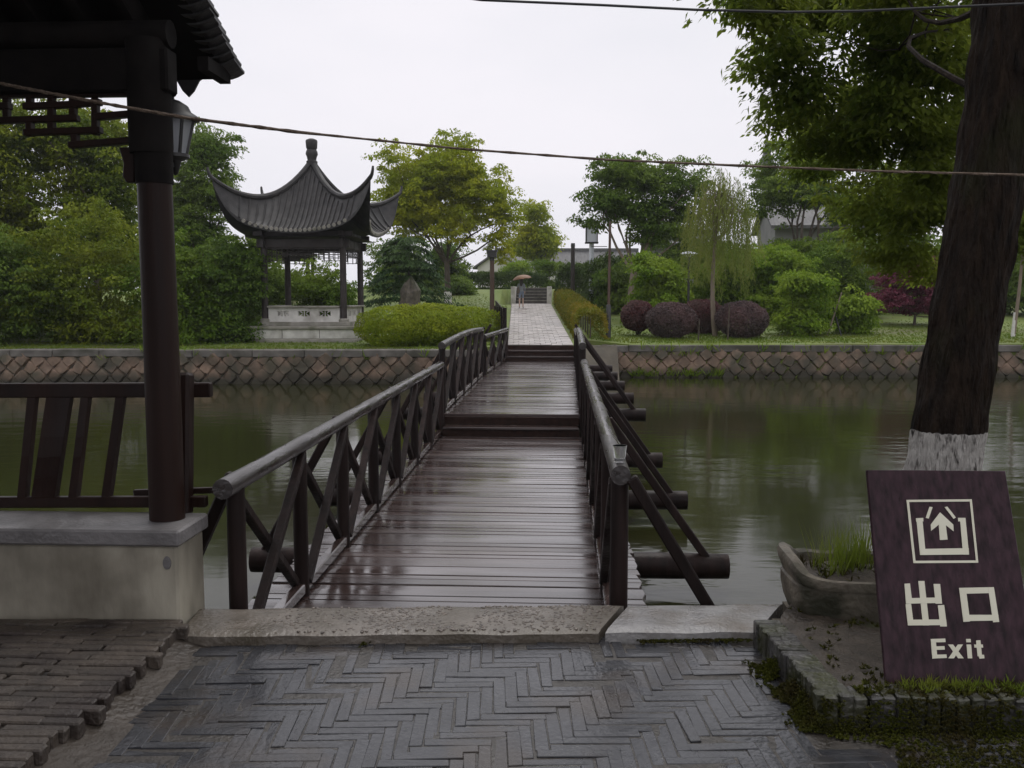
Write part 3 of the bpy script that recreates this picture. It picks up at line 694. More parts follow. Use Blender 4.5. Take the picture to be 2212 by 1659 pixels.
g.tube(pts, .0055, 6); tag(g.build('overhead_wire', M['cable'], smooth=True), 'thin black wire at the very top of the view', 'wire')

# clear cup on the right handrail
p = Vector((XR, 4.80, .735))
cup = thing('plastic_cup', 'clear plastic drinking cup standing on the right handrail end', 'cup', p)
g = MB(); g.lathe([(.025, 0), (.027, .004), (.036, .085), (.0385, .086), (.0385, .09), (.035, .09), (.026, .008), (.001, .007)], p, 20); g.build('cup_wall', M['plastic'], cup, smooth=True)
g = MB(); g.lathe([(.002, .009), (.026, .0095), (.028, .024), (.002, .024)], p, 16); g.build('water_in_cup', M['plastic'], cup, smooth=True)

# ================================================================ RIGHT: bed, planter, sign, tree
c0, c1 = P(1635, 1345, z=.12), P(1772, 1502, z=.12)
bx0, by0 = (c0.x + c1.x) / 2, c1.y
bed = MB()
def bedf(i, j):
    y = by0 + .08 + j * (4.86 - by0 - .06); x = bx0 + .1 + i * 7 + max(0, y - 4.3) * .55 * (1 - i)
    return (x, y, .085 + .03 * noise.noise((x * 3, y * 3, 0)) + .015 * noise.noise((x * 11, y * 11, 2)) - (.02 if j < .03 else 0))
bed.grid(bedf, [(k / 70) ** 1.4 for k in range(71)], [k / 26 for k in range(27)])
bedo = structure(bed.build('planting_bed_soil', M['soil'], smooth=True), 'muddy soil of the raised planting bed')
MB().bb((bx0 + .09, by0 + .07, -.3), (bx0 + 7, 4.4, .05)).build('bed_fill', M['earth'], bedo)
edg = thing('brick_edging', 'low mossy brick edging round the planting bed', 'kerb', (bx0, by0, 0))
ems = []; M['edgebrick'] = mat('mossy_edging_brick', (.03, .028, .026), (.07, .066, .064), 9, .14, .4, .5, 45, rnd=.3, c3=(.028, .03, .008), c3scale=5, c3pos=(.45, .6), spec=.6)
for k in range(4):
    rr = random.Random(90 + k); b = MB(); b.box((0, 0, -.06), (.118, .05, .13)); b.v = [(x + rr.uniform(-.005, .005), y + rr.uniform(-.002, .002), z + rr.uniform(-.003, .003)) for x, y, z in b.v]
    ems.append(b.mesh('brick', M['edgebrick'], bevel=.006))
yy = by0 + .03
while yy < c0.y + .06:
    t_ = (yy - by0) / (c0.y - by0); x = c1.x + (c0.x - c1.x) * t_ + .058
    inst('brick', random.choice(ems), Matrix.Translation((x + random.gauss(0, .004), yy, .12 + random.gauss(0, .003))) @ Matrix.Rotation(random.gauss(.02, .03), 4, 'Z') @ Matrix.Rotation(random.gauss(0, .03), 4, 'X'), edg); yy += .0535
x = c1.x + .04
while x < 4.2:
    inst('brick', random.choice(ems), Matrix.Translation((x, by0 + .04 + .03 * (x - 1) , .118 + random.gauss(0, .004))) @ Matrix.Rotation(R(90) + random.gauss(0, .05), 4, 'Z') @ Matrix.Rotation(random.gauss(0, .03), 4, 'X'), edg); x += .0535

def tufts(name, pts, n, h, wd, lm, seed, parent=None, lean=.5, kind='stuff', label=None, cat=None):
    rng = np.random.default_rng(seed); pts = np.array(pts); k = rng.integers(len(pts), size=n)
    c = pts[k].copy(); hh = h * rng.uniform(.4, 1.2, n)
    d = np.stack([rng.normal(size=n) * lean, rng.normal(size=n) * lean, np.ones(n)], 1); d /= np.linalg.norm(d, axis=1, keepdims=True)
    c = c + d * hh[:, None] * .5
    me = leaf_mesh(name, c, d, rng.normal(size=(n, 3)), hh, wd * rng.uniform(.6, 1.3, n), LM[lm])
    return tag(link(bpy.data.objects.new(name, me), parent), label, cat, kind=kind)
rng = np.random.default_rng(5)
mp_ = []
for i in range(2600):            # moss against the kerb foot and over the lower right ground
    t_ = rng.random(); y = by0 - .05 + t_ * (c0.y - by0); x = c1.x + (c0.x - c1.x) * t_ - abs(rng.normal()) * .035
    if noise.noise((x * 5, y * 5, 0)) > -.15: mp_.append((x, y, max(0, .075 - (c1.x + (c0.x - c1.x) * t_ - x) * 1.6) * rng.random()))
for i in range(14000):
    x = rng.uniform(.9, 3.2); y = rng.uniform(2.4, by0 - .01)
    if noise.noise((x * 3, y * 3, 4)) + .6 * (x - 1.2) + .9 * (y - 3.0) > -.05: mp_.append((x, y, .0))
for i in range(900):
    x = rng.uniform(-1.2, .9); 
    y = sl[0].y + (sl[1].y - sl[0].y) * (x - sl[0].x) / (sl[1].x - sl[0].x) - abs(rng.normal()) * .02
    if noise.noise((x * 2.5, 9, 0)) > .12 - .2 * (x > .2): mp_.append((x, y, .004))
for i in range(2600):
    x = rng.uniform(c1.x, 3.2); z_ = rng.random() ** 1.3 * .12
    if noise.noise((x * 6, z_ * 12, 9)) > -.25: mp_.append((x, by0 + .03 * (x - 1) - .025 - .03 * (1 - z_ / .12), z_))
tufts('moss_patches', mp_, 150000, .011, .0075, 'moss', 3, lean=1.3)
mp_ = [(x, by0 + .05 + .03 * (x - 1) + rng.normal() * .03, .118) for x in rng.uniform(1.12, 3.4, 900)] + [(x, y, .1) for x, y in zip(rng.uniform(1.1, 3.2, 900), rng.uniform(by0 + .08, 4.4, 900)) if noise.noise((x * 4, y * 4, 7)) > .1]
tufts('bed_moss', mp_, 9000, .022, .009, 'moss', 4, lean=1.0)
mp_ = [(x, by0 + .09 + rng.normal() * .03, .11) for x in rng.uniform(1.3, 2.4, 400)]
tufts('bed_grass', mp_, 1800, .045, .005, 'grass', 6, lean=.5)

# stone trough planter
pc = P(1868, 1300, z=.1); pc = Vector((1.545, 4.52, .08))
trough = thing('planter', 'chipped oval stone planter with grass growing in it', 'planter', pc)
def sup(a, rx, ry, e=4.6):
    c, s = math.cos(a), math.sin(a); return rx * abs(c) ** (2 / e) * (1 if c > 0 else -1), ry * abs(s) ** (2 / e) * (1 if s > 0 else -1)
g = MB(); na = 56
prof = [(.9, -.03, 0), (.955, .03, 0), (.985, .10, 0), (.985, .148, 0), (.96, .155, 0), (1.02, .168, 1), (1.03, .19, 1), (1.01, .212, 1), (.96, .218, 1), (.89, .205, 1), (.86, .17, 0), (.84, .14, 0), (.3, .14, 0), (.01, .14, 0)]
def pf(i, j):
    a = 2 * math.pi * i / na; k, z, top = prof[j]; x, y = sup(a, .43, .235)
    nz = noise.noise((x * 6, y * 6, z * 5)); hz = 0
    if z > .16:                                      # the rim is broken low along the front, high at its left end
        fr_ = max(0, -math.sin(a)); lf = max(0, -math.cos(a))
        hz = .055 * lf ** 3 - .028 * fr_ ** .7 + .02 * noise.noise((x * 9, y * 9, 3)) - (.03 if abs(x - .12) < .05 and y < 0 else 0)
    return (pc.x + x * k * (1 + .02 * nz), pc.y + y * k * (1 + .02 * nz), pc.z + z + hz + .006 * nz)
g.grid(pf, range(na + 1), range(len(prof))); g.build('basin', M['pot'], trough, smooth=True)
g = MB(); g.grid(lambda i, j: (pc.x + sup(2 * math.pi * i / 30, .37, .19)[0] * j / 4, pc.y + sup(2 * math.pi * i / 30, .37, .19)[1] * j / 4, pc.z + .175 + .02 * (1 - j / 4) + .014 * noise.noise((i * .7 + j, j * 1.1, 0))), range(31), range(5)); g.build('planter_soil', M['soil'], trough, smooth=True)
pts = [(pc.x + rng.uniform(-.3, .36), pc.y + rng.normal() * .07, pc.z + .18) for i in range(60)]
o = tufts('planter_grass', pts, 560, .25, .0045, 'grass', 8, trough, .22, kind=None)
o = tufts('planter_weeds', [(pc.x + rng.uniform(-.33, .36), pc.y + rng.normal() * .09, pc.z + .18) for i in range(150)], 900, .05, .008, 'moss', 9, trough, .9, kind=None)

# exit sign
TL, TR, BL, BR = None, None, P(1915, 1480, z=.105), None
D0 = S(BL)[2]
BR = P(2243, 1486, d=D0 + .02); TL = P(1873, 1015, d=D0 + .24); TR = P(2172, 1017, d=D0 + .26)
ex = (BR - BL); BRw = ex.length; hv = ((TL - BL) + (TR - BR)) / 2; hl = hv.length
ex.normalize(); ez = (hv - ex * hv.dot(ex)).normalized(); skew = hv.dot(ex) / hl; ey = ez.cross(ex).normalized() * 1
if ey.y < 0: ey = -ey
sg = thing('exit_sign', 'purple brown wooden sign board with cream arrow symbol and Exit lettering', 'sign', BL.lerp(BR, .5))
def SP(u, v, o=0):
    """point of the board's plane seen at photo pixel (u, v), o in front of it"""
    nrm = np.array(ey); r = fw + (u - 1106) / F * rt + (829.5 - v) / F * up
    t_ = ((np.array(BL) - [0, 0, H]) @ nrm) / (r @ nrm); return Vector((r * t_ + [0, 0, H]).tolist()) - ey * o
q = [SP(1873, 1015), SP(2172, 1017), SP(2247, 1490), SP(1915, 1480)]
g = MB(); g.prism(q, ey * .018); g.build('board', M['board'], sg, bevel=.002)
g = MB(); off = ey * .0185
g.prism([q[0] + off + (q[1] - q[0]) * .1, q[1] + off - (q[1] - q[0]) * .1, q[1] + off - (q[1] - q[0]) * .1 - ez * .04, q[0] + off + (q[1] - q[0]) * .1 - ez * .04], ey * .02); g.build('batten', M['boardedge'], sg)
base = (q[2] + q[3]) / 2
for s in (.35, .65):
    a = q[0].lerp(q[1], s) + off + ey * .025; b_ = q[3].lerp(q[2], s) + ey * .42; b_.z = .09
    MB().bar(a, b_, .03, .03).build('support_leg', M['boardedge'], sg)
def lp(pts, name):
    """flat letter pieces given in zoom pixels of the sign picture"""
    g = MB()
    for k, pl_ in enumerate(pts):
        g.prism([SP(1607.2 + x * .42716, 950.5 + y * .42716, .0008 + .00025 * k) for x, y in pl_], ey * -.0016)
    return g.build(name, M['letter'], sg)
lp([[(820, 303), (1150, 300), (1151, 311), (821, 314)], [(856, 611), (1181, 609), (1183, 621), (858, 623)], [(820, 303), (832, 303), (867, 622), (855, 622)], [(1139, 300), (1150, 300), (1183, 620), (1172, 620)]], 'symbol_frame')
lp([[(868, 396), (905, 394), (906, 412), (870, 414)], [(870, 396), (900, 396), (918, 580), (889, 582)], [(1080, 394), (1118, 394), (1119, 412), (1082, 412)], [(1090, 394), (1118, 394), (1136, 580), (1106, 580)], [(889, 551), (1134, 547), (1136, 579), (891, 582)],
    [(936, 338), (952, 340), (932, 398), (917, 394)], [(1012, 340), (1026, 337), (1069, 392), (1058, 400)]], 'symbol_gate')
lp([[(990, 366), (1057, 428), (1059, 462), (1016, 428), (984, 428), (945, 460), (943, 428)], [(983, 420), (1018, 420), (1028, 504), (989, 506)]], 'symbol_arrow')
lp([[(880, 713), (911, 713), (936, 938), (904, 938)], [(810, 727), (838, 725), (850, 826), (818, 828)], [(957, 728), (990, 728), (1000, 828), (967, 828)], [(817, 800), (996, 796), (999, 824), (820, 828)],
    [(815, 830), (843, 828), (857, 937), (827, 937)], [(978, 836), (1010, 834), (1024, 943), (990, 943)], [(824, 909), (1020, 907), (1023, 936), (827, 938)]], 'character_exit')
lp([[(1086, 748), (1262, 744), (1266, 774), (1090, 778)], [(1086, 748), (1120, 748), (1142, 918), (1108, 920)], [(1232, 745), (1262, 745), (1289, 920), (1258, 922)], [(1106, 884), (1284, 884), (1286, 913), (1110, 916)]], 'character_mouth')
lp([[(943, 1006), (968, 1006), (977, 1104), (951, 1106)], [(944, 1006), (1016, 1004), (1018, 1022), (946, 1024)], [(948, 1044), (1012, 1042), (1014, 1060), (950, 1062)], [(951, 1086), (1022, 1084), (1024, 1102), (953, 1105)]], 'letter_e')
lp([[(1030, 1034), (1056, 1034), (1110, 1104), (1082, 1104)], [(1080, 1034), (1106, 1034), (1060, 1104), (1032, 1104)]], 'letter_x')
lp([[(1124, 1034), (1147, 1034), (1153, 1104), (1130, 1104)], [(1121, 1006), (1144, 1006), (1146, 1023), (1123, 1023)]], 'letter_i')
lp([[(1172, 1014), (1194, 1012), (1202, 1092), (1180, 1094)], [(1162, 1034), (1206, 1034), (1208, 1050), (1164, 1050)], [(1181, 1085), (1212, 1086), (1214, 1104), (1190, 1106)]], 'letter_t')

# big camphor tree
tb = Vector((1.80, 4.52, .07))
tree = thing('camphor_tree', 'large leaning camphor tree with whitewashed foot behind the exit sign', 'tree', tb)
path_ = [(1.775, 4.52, -.05), (1.79, 4.52, .15), (1.825, 4.52, .55), (1.87, 4.51, 1.0), (1.925, 4.5, 1.5), (1.985, 4.5, 2.0), (2.035, 4.5, 2.5), (2.08, 4.5, 3.0), (2.2, 4.6, 3.8), (2.4, 4.8, 4.8), (2.5, 5.0, 6.0)]
rad = [.21, .185, .17, .162, .158, .157, .16, .17, .15, .12, .06]
from mathutils import geometry
def along(path, rad, n):
    P_, R_ = [], []
    for i in range(len(path) - 1):
        m_ = max(2, int(n * (Vector(path[i + 1]) - Vector(path[i])).length))
        for k in range(m_): P_.append(Vector(path[i]).lerp(Vector(path[i + 1]), k / m_)); R_.append(rad[i] + (rad[i + 1] - rad[i]) * k / m_)
    return P_ + [Vector(path[-1])], R_ + [rad[-1]]
pp, rr_ = along(path_, rad, 28)
sp = lambda i, j, n: 1 + .085 * (abs(noise.noise((j * 3.1 * 24 / n, pp[min(i, len(pp) - 1)].z * 3.6, 0))) * 2 - .6) + .05 * noise.noise((math.cos(j / n * 6.28) * 1.5, math.sin(j / n * 6.28) * 1.5, i * .05))
g = MB(); g.tube(pp, rr_, 96, jit=lambda i, j: sp(i, j, 96)); 
mb_ = M['bark'].copy(); t = mb_.node_tree; l = t.links.new; bs = t.nodes['Principled BSDF']            # limewash: painted collar up to about a metre
src = bs.inputs['Base Color'].links[0].from_socket; geo = t.nodes.new('ShaderNodeNewGeometry'); sx = t.nodes.new('ShaderNodeSeparateXYZ'); l(geo.outputs['Position'], sx.inputs[0])
mpp = t.nodes.new('ShaderNodeMapping'); mpp.inputs['Scale'].default_value = (1, 1, .3); l(geo.outputs['Position'], mpp.inputs[0])
nz = t.nodes.new('ShaderNodeTexNoise'); nz.inputs['Scale'].default_value = 45; nz.inputs['Detail'].default_value = 4; l(mpp.outputs[0], nz.inputs['Vector'])
a1 = t.nodes.new('ShaderNodeMath'); a1.operation = 'MULTIPLY_ADD'; a1.inputs[1].default_value = .03; l(nz.outputs[0], a1.inputs[0]); l(sx.outputs['Z'], a1.inputs[2])
lt = t.nodes.new('ShaderNodeMath'); lt.operation = 'LESS_THAN'; lt.inputs[1].default_value = .975; l(a1.outputs[0], lt.inputs[0])
nw = t.nodes.new('ShaderNodeMapRange'); nw.inputs['From Min'].default_value = .30; nw.inputs['From Max'].default_value = .46; l(nz.outputs[0], nw.inputs[0])
mm_ = t.nodes.new('ShaderNodeMath'); mm_.operation = 'MULTIPLY'; l(lt.outputs[0], mm_.inputs[0]); l(nw.outputs[0], mm_.inputs[1])
xx = t.nodes.new('ShaderNodeMix'); xx.data_type = 'RGBA'; l(mm_.outputs[0], xx.inputs[0]); l(src, xx.inputs[6]); xx.inputs[7].default_value = (.46, .44, .41, 1); l(xx.outputs[2], bs.inputs['Base Color'])
g.build('trunk', mb_, tree, smooth=True)
rng = np.random.default_rng(21)
lobes = []
def lob(u, v, D, ru, rv, dd=1.0): lobes.append((np.array(P(u, v, d=D)), np.array([ru * D / F, max(ru, rv) * D / F * dd, rv * D / F])))
for a in [(1640, 10, 6.2, 130, 75), (1690, 120, 6.6, 110, 80), (1800, 60, 7.0, 150, 110), (1745, 215, 6.8, 95, 75), (1880, 190, 7.2, 140, 110), (2000, 80, 6.5, 150, 120), (1830, 300, 7.6, 130, 80), (1960, 310, 7.4, 120, 90), (2030, 220, 6.8, 90, 100),
          (1930, 420, 8.2, 150, 80), (2000, 480, 7.8, 100, 85), (1880, 480, 8.8, 100, 60), (1760, 380, 8.6, 70, 40), (1960, 560, 8.4, 70, 45), (2010, 610, 8.6, 45, 40), (1880, 560, 8.8, 45, 35), (1700, 260, 7.2, 60, 45), (1990, 400, 7.0, 80, 60), (2150, 60, 7.2, 150, 150), (2080, 300, 7.6, 90, 110), (2230, 200, 6.6, 70, 130), (1930, 250, 6.6, 90, 70), (2190, 330, 8.4, 90, 130), (2200, 520, 9.2, 70, 60), (1580, -60, 5.6, 130, 60), (1940, -60, 6, 200, 120)]: lob(*a)
for a in [((1.2, 3.4, 4.6), (1.2, 1.3, .8)), ((2.6, 3.2, 5.0), (1.5, 1.4, 1.0)), ((3.8, 4.6, 4.6), (1.4, 1.4, 1.1)), ((2.4, 5.4, 6.0), (1.8, 1.8, 1.2)), ((2.0, 2.0, 4.6), (1.2, 1.2, .8)), ((3.6, 2.6, 4.4), (1.3, 1.3, .9))]: lobes.append((np.array(a[0]), np.array(a[1])))
sub = []
for c_, r_ in lobes[:-6]: sub += sublobes(rng, c_, r_, 7, (.42, .62), .75, .8)
c, d, nr = tuft_cloud(rng, sub, 66000, .2, .3, .3, 34)
sub = []
for c_, r_ in lobes[-6:]: sub += sublobes(rng, c_, r_, 9, (.4, .6), .8, .8)
c, d, nr = [np.concatenate(z_) for z_ in zip((c, d, nr), lobe_cloud(rng, sub, 9000, .1, .3, 1.1, .35))]
sz = rng.uniform(.65, 1.2, len(c))
link(bpy.data.objects.new('crown', leaf_mesh('crown', c, d, nr, .066 * sz, .03 * sz, LM['camphor_near'])), tree)
g = MB(); st = Vector(path_[7])
for k, (c_, r_) in enumerate(lobes):
    q = Vector(c_.tolist()); s0 = Vector(path_[6 + k % 3])
    low_ = q.z < 3.6
    if low_: continue
    pts = limb(g, s0, q, .007, .003, rng, 8, .07) if low_ else limb(g, s0, q, .02 if k % 3 else .045, .006, rng, 8, .07) if 0 else limb(g, s0, q, .02 if k % 3 else .017, .004, rng, 8, .07)
    for j in range(3):
        e = q + Vector((rng.normal(size=3) * r_ * .6).tolist()); limb(g, pts[5], e, .006, .002, rng, 5, .12, 5)
g.build('limbs', M['limb'], tree, smooth=True)

p = P(358, 1415, z=.01); me = leaf_mesh('fallen_leaf', np.array([[p.x, p.y, .018]]), np.array([[1, .3, .1]]), np.array([[0, -.3, 1]]), .05, .024, M['yellowleaf'])
tag(link(bpy.data.objects.new('fallen_leaf', me)), 'single yellow fallen leaf on the mud by the platform edge', 'leaf')

# ================================================================ FAR BANK: terrain, embankment, path
def ybank(x):
    if x < -1.5: return 23.45 + .042 * (x + 14)
    if x < .55: return 24.4
    return 26.15 + .045 * (x - 2.5)
LZ = [(20, .2), (24.5, .22), (28, .32), (34, .62), (40, 1.0), (45, 1.28), (52, 1.95), (60, 2.1), (100, 2.2), (400, 3)]
RZ = [(20, .2), (26, .24), (30, .42), (36, .78), (45, 1.35), (52, 1.95), (60, 2.1), (100, 2.2), (400, 3)]
def lerp1(t_, y):
    return float(np.interp(y, [a for a, b in t_], [b for a, b in t_]))
def pathz(y): return PZ + .0305 * (min(y, 52) - 24.2) if y < 52.6 else 2.05
def pathx(y): s = (y - 24.2) / 27.8; return -.52 - 1.12 * s, .86 + .24 * s       # centre, half width
def hgt(x, y):
    xc, hw = pathx(min(y, 52)); dx = abs(x - xc) - hw
    side = lerp1(LZ if x < xc else RZ, y)
    if y > 53.5 or (y > 52 and dx > .5): return side
    k = min(1, max(0, (dx - .35) / 1.5)); k = k * k * (3 - 2 * k)
    return (pathz(min(y, 51.99)) - .05) * (1 - k) + side * k
g = MB()
xs = sorted([-130, -100, -80, -60, -45] + [-36 + i * 1.0 for i in range(34)] + [-4.2, -3.8, -3.5, -3.3, -2.8, -2.6, -2.4, -2.2, -1.8, -1.6, -1.51, -1.49, -1.35, -1.2, -.9, -.5, -.2, 0, .3, .54, .56, .8, 1.4] + [1.1 + i * .9 for i in range(36)] + [45, 60, 80, 100, 130])
ds = [0, .3, .7, 1.2, 1.8, 2.5, 3.3, 4.2, 5.2, 6.3, 7.5, 9, 11, 13, 15, 17, 19, 21, 23, 25, 27, 28.5, 30, 33, 38, 50, 70, 90, 105]
g.grid(lambda x, d: (x, ybank(x) + max(d, 0), hgt(x, ybank(x) + d) + .015 * noise.noise((x * .4, d * .4, 0)) if d >= 0 else -1.4), xs, [-1] + ds)
land = structure(g.build('far_lawn', M['lawn'], smooth=True), 'grassy far bank rising gently behind the embankment')
g = MB(); g.bb((-1.52, 24.0, -1.2), (.56, 28.5, PZ - .06)); structure(g.build('bridge_abutment', M['mortar']), 'stone abutment under the far end of the bridge')

g = MB(); g.grid(lambda i, j: (.5 + i * 1.1, 24.5 + j * 1.75, (.30 - .95 * (1 - j) ** 1.2 * (.35 + .65 * i)) - .2 * i * (1 - j) + .05 * noise.noise((i * 6, j * 5, 0))), [k / 14 for k in range(15)], [k / 12 for k in range(13)])
structure(g.build('bank_earth', M['earth'], smooth=True), 'bare earth slope beside the far bridge end')
# embankment walls of diamond set rubble
def diamond(k):
    rr = random.Random(k); g = MB(); s = .205
    pts = [(math.cos(i * math.pi / 2 + a) * s * rr.uniform(.78, 1.06), math.sin(i * math.pi / 2 + a) * s * rr.uniform(.78, 1.06)) for i in range(4) for a in (-.2, .2)]
    n = len(pts)
    g.add([(x, 0, z) for x, z in pts] + [(x * .8, -.055 * rr.uniform(.7, 1.2), z * .8) for x, z in pts], [[i, (i + 1) % n, n + (i + 1) % n, n + i] for i in range(n)] + [[n + i for i in range(n)]])
    return g.mesh('stone', M['stone'])
dms = [diamond(k) for k in range(6)]
def embank(x0, x1, ztop, label, ccol=None):
    th = thing('embankment_wall', label, 'wall', ((x0 + x1) / 2, ybank((x0 + x1) / 2), WZ))
    A, B = Vector((x0, ybank(x0 + .01), 0)), Vector((x1, ybank(x1 - .01), 0)); d = (B - A).normalized(); nrm = Vector((d.y, -d.x, 0)); L_ = (B - A).length
    ang = math.atan2(d.y, d.x)
    g = MB(); g.prism([A + Vector((0, 0, -1.6)), B + Vector((0, 0, -1.6)), B + Vector((0, 0, ztop - .2)), A + Vector((0, 0, ztop - .2))], -nrm * .5); g.build('mortar_bed', M['mortar'], th)
    k = 0; x = 0
    while x < L_:                       # coping stones
        ln = random.uniform(1.0, 1.7); ln = min(ln, L_ - x)
        if ln < .2: break
        g = MB(); g.box((0, 0, 0), (ln - .012, .52, .2)); 
        c_ = A + d * (x + ln / 2) - nrm * .19 + Vector((0, 0, ztop - .1 + random.gauss(0, .008)))
        o = inst('coping_stone', g.mesh('coping_stone', M['bankcop'], bevel=.02), Matrix.Translation(c_) @ Matrix.Rotation(ang + random.gauss(0, .004), 4, 'Z'), th); x += ln
    h = .27; r = 0; z = ztop - .26
    while z > WZ - .2:
        i = 0; x = .2 + (h * 1.03 / 1 if r % 2 else 0) * .78
        while x < L_ - .1:
            c_ = A + d * (x + random.gauss(0, .012)) + nrm * .012 + Vector((0, 0, z + random.gauss(0, .01)))
            if seen(c_, 330): inst('stone', random.choice(dms), Matrix.Translation(c_) @ Matrix.Rotation(ang, 4, 'Z') @ Matrix.Rotation(random.gauss(0, .08) + (R(90) if random.random() > .5 else 0), 4, 'Y') @ Matrix.Diagonal((1, random.uniform(.7, 1.3), 1, 1)), th)
            x += .42
        z -= .215; r += 1
    return th
embank(-60, -1.5, .22, 'long embankment wall of orange rubble stones left of the footbridge')
embank(.56, 60, .245, 'long embankment wall of orange rubble stones right of the footbridge')

# path of flagstones, one by one where they show large
pth = MB(); n = 30
for i in range(n + 1):
    y = 24.0 + (52.4 - 24.0) * i / n; xc, hw = pathx(min(y, 52)); pth.v += [(xc - hw, y, pathz(min(y, 52)) - .012), (xc + hw, y, pathz(min(y, 52)) - .012)]
    if i: k = 2 * i; pth.f.append([k - 2, k - 1, k + 1, k])
path = structure(pth.build('garden_path', M['mortar']), 'pale wet flagstone path running up from the bridge')
y = 24.02; cnt = 0; row = 0; rest = MB()
while y < 52:
    dy = .42 if y < 34 else .6; xc, hw = pathx(y); nn = 6; wd = 2 * hw / nn
    for k in range(nn):
        off = (row % 2) * .5; a = xc - hw + max(0, k - off) * wd; b_ = xc - hw + min(nn, k + 1 - off) * wd
        if k == nn - 1 and off: b_ = xc + hw
        g = MB(); z = pathz(y + dy / 2) + random.gauss(0, .003); sl_ = .0305 * dy / 2
        vs = [(a + .008, y + .008, z - sl_), (b_ - .008, y + .008, z - sl_), (b_ - .008, y + dy - .008, z + sl_), (a + .008, y + dy - .008, z + sl_)]
        g.prism([(x_, y_, z_ - .02) for x_, y_, z_ in vs], (0, 0, .02))
        if cnt < 298: g.build('flagstone', M['path'], path); cnt += 1
        else: rest.add(g.v, g.f)
    y += dy; row += 1
tag(rest.build('far_flagstones', M['path'], path), kind='stuff')
M['stepstone'] = mat('dark_step_stone', (.05, .045, .04), (.1, .09, .08), 6, .5, .7, .3, 20)
# steps at the end of the path
st = thing('garden_steps', 'low stone steps with pale cheek walls at the end of the path', 'steps', (-1.64, 52.2, pathz(52)))
z0 = pathz(52); nst = 5; hs = (2.10 - z0) / nst; xl, xr = -2.50, -.76
for k in range(nst):
    MB().bb((xl, 52 + .3 * k, z0 - .1), (xr, 52 + .3 * k + .36, z0 + hs * (k + 1))).build('step', M['stepstone'], st, bevel=.012)
    MB().bb((xl, 51.97 + .3 * k, z0 + hs * (k + 1) - .035), (xr, 52.05 + .3 * k, z0 + hs * (k + 1) + .004)).build('nosing', M['greystone'], st)
for x in (xl - .14, xr + .14):
    g = MB(); g.prism([(x - .13, 51.9, z0 - .1), (x - .13, 54, z0 - .1), (x - .13, 54, z0 + nst * hs + .06), (x - .13, 51.9, z0 + nst * hs + .06)], (.26, 0, 0)); g.build('cheek_wall', M['white'], st, bevel=.015)
MB().bb((xl - .27, 54, z0), (xr + .27, 54.3, z0 + nst * hs + .012)).build('landing', M['greystone'], st, bevel=.01)

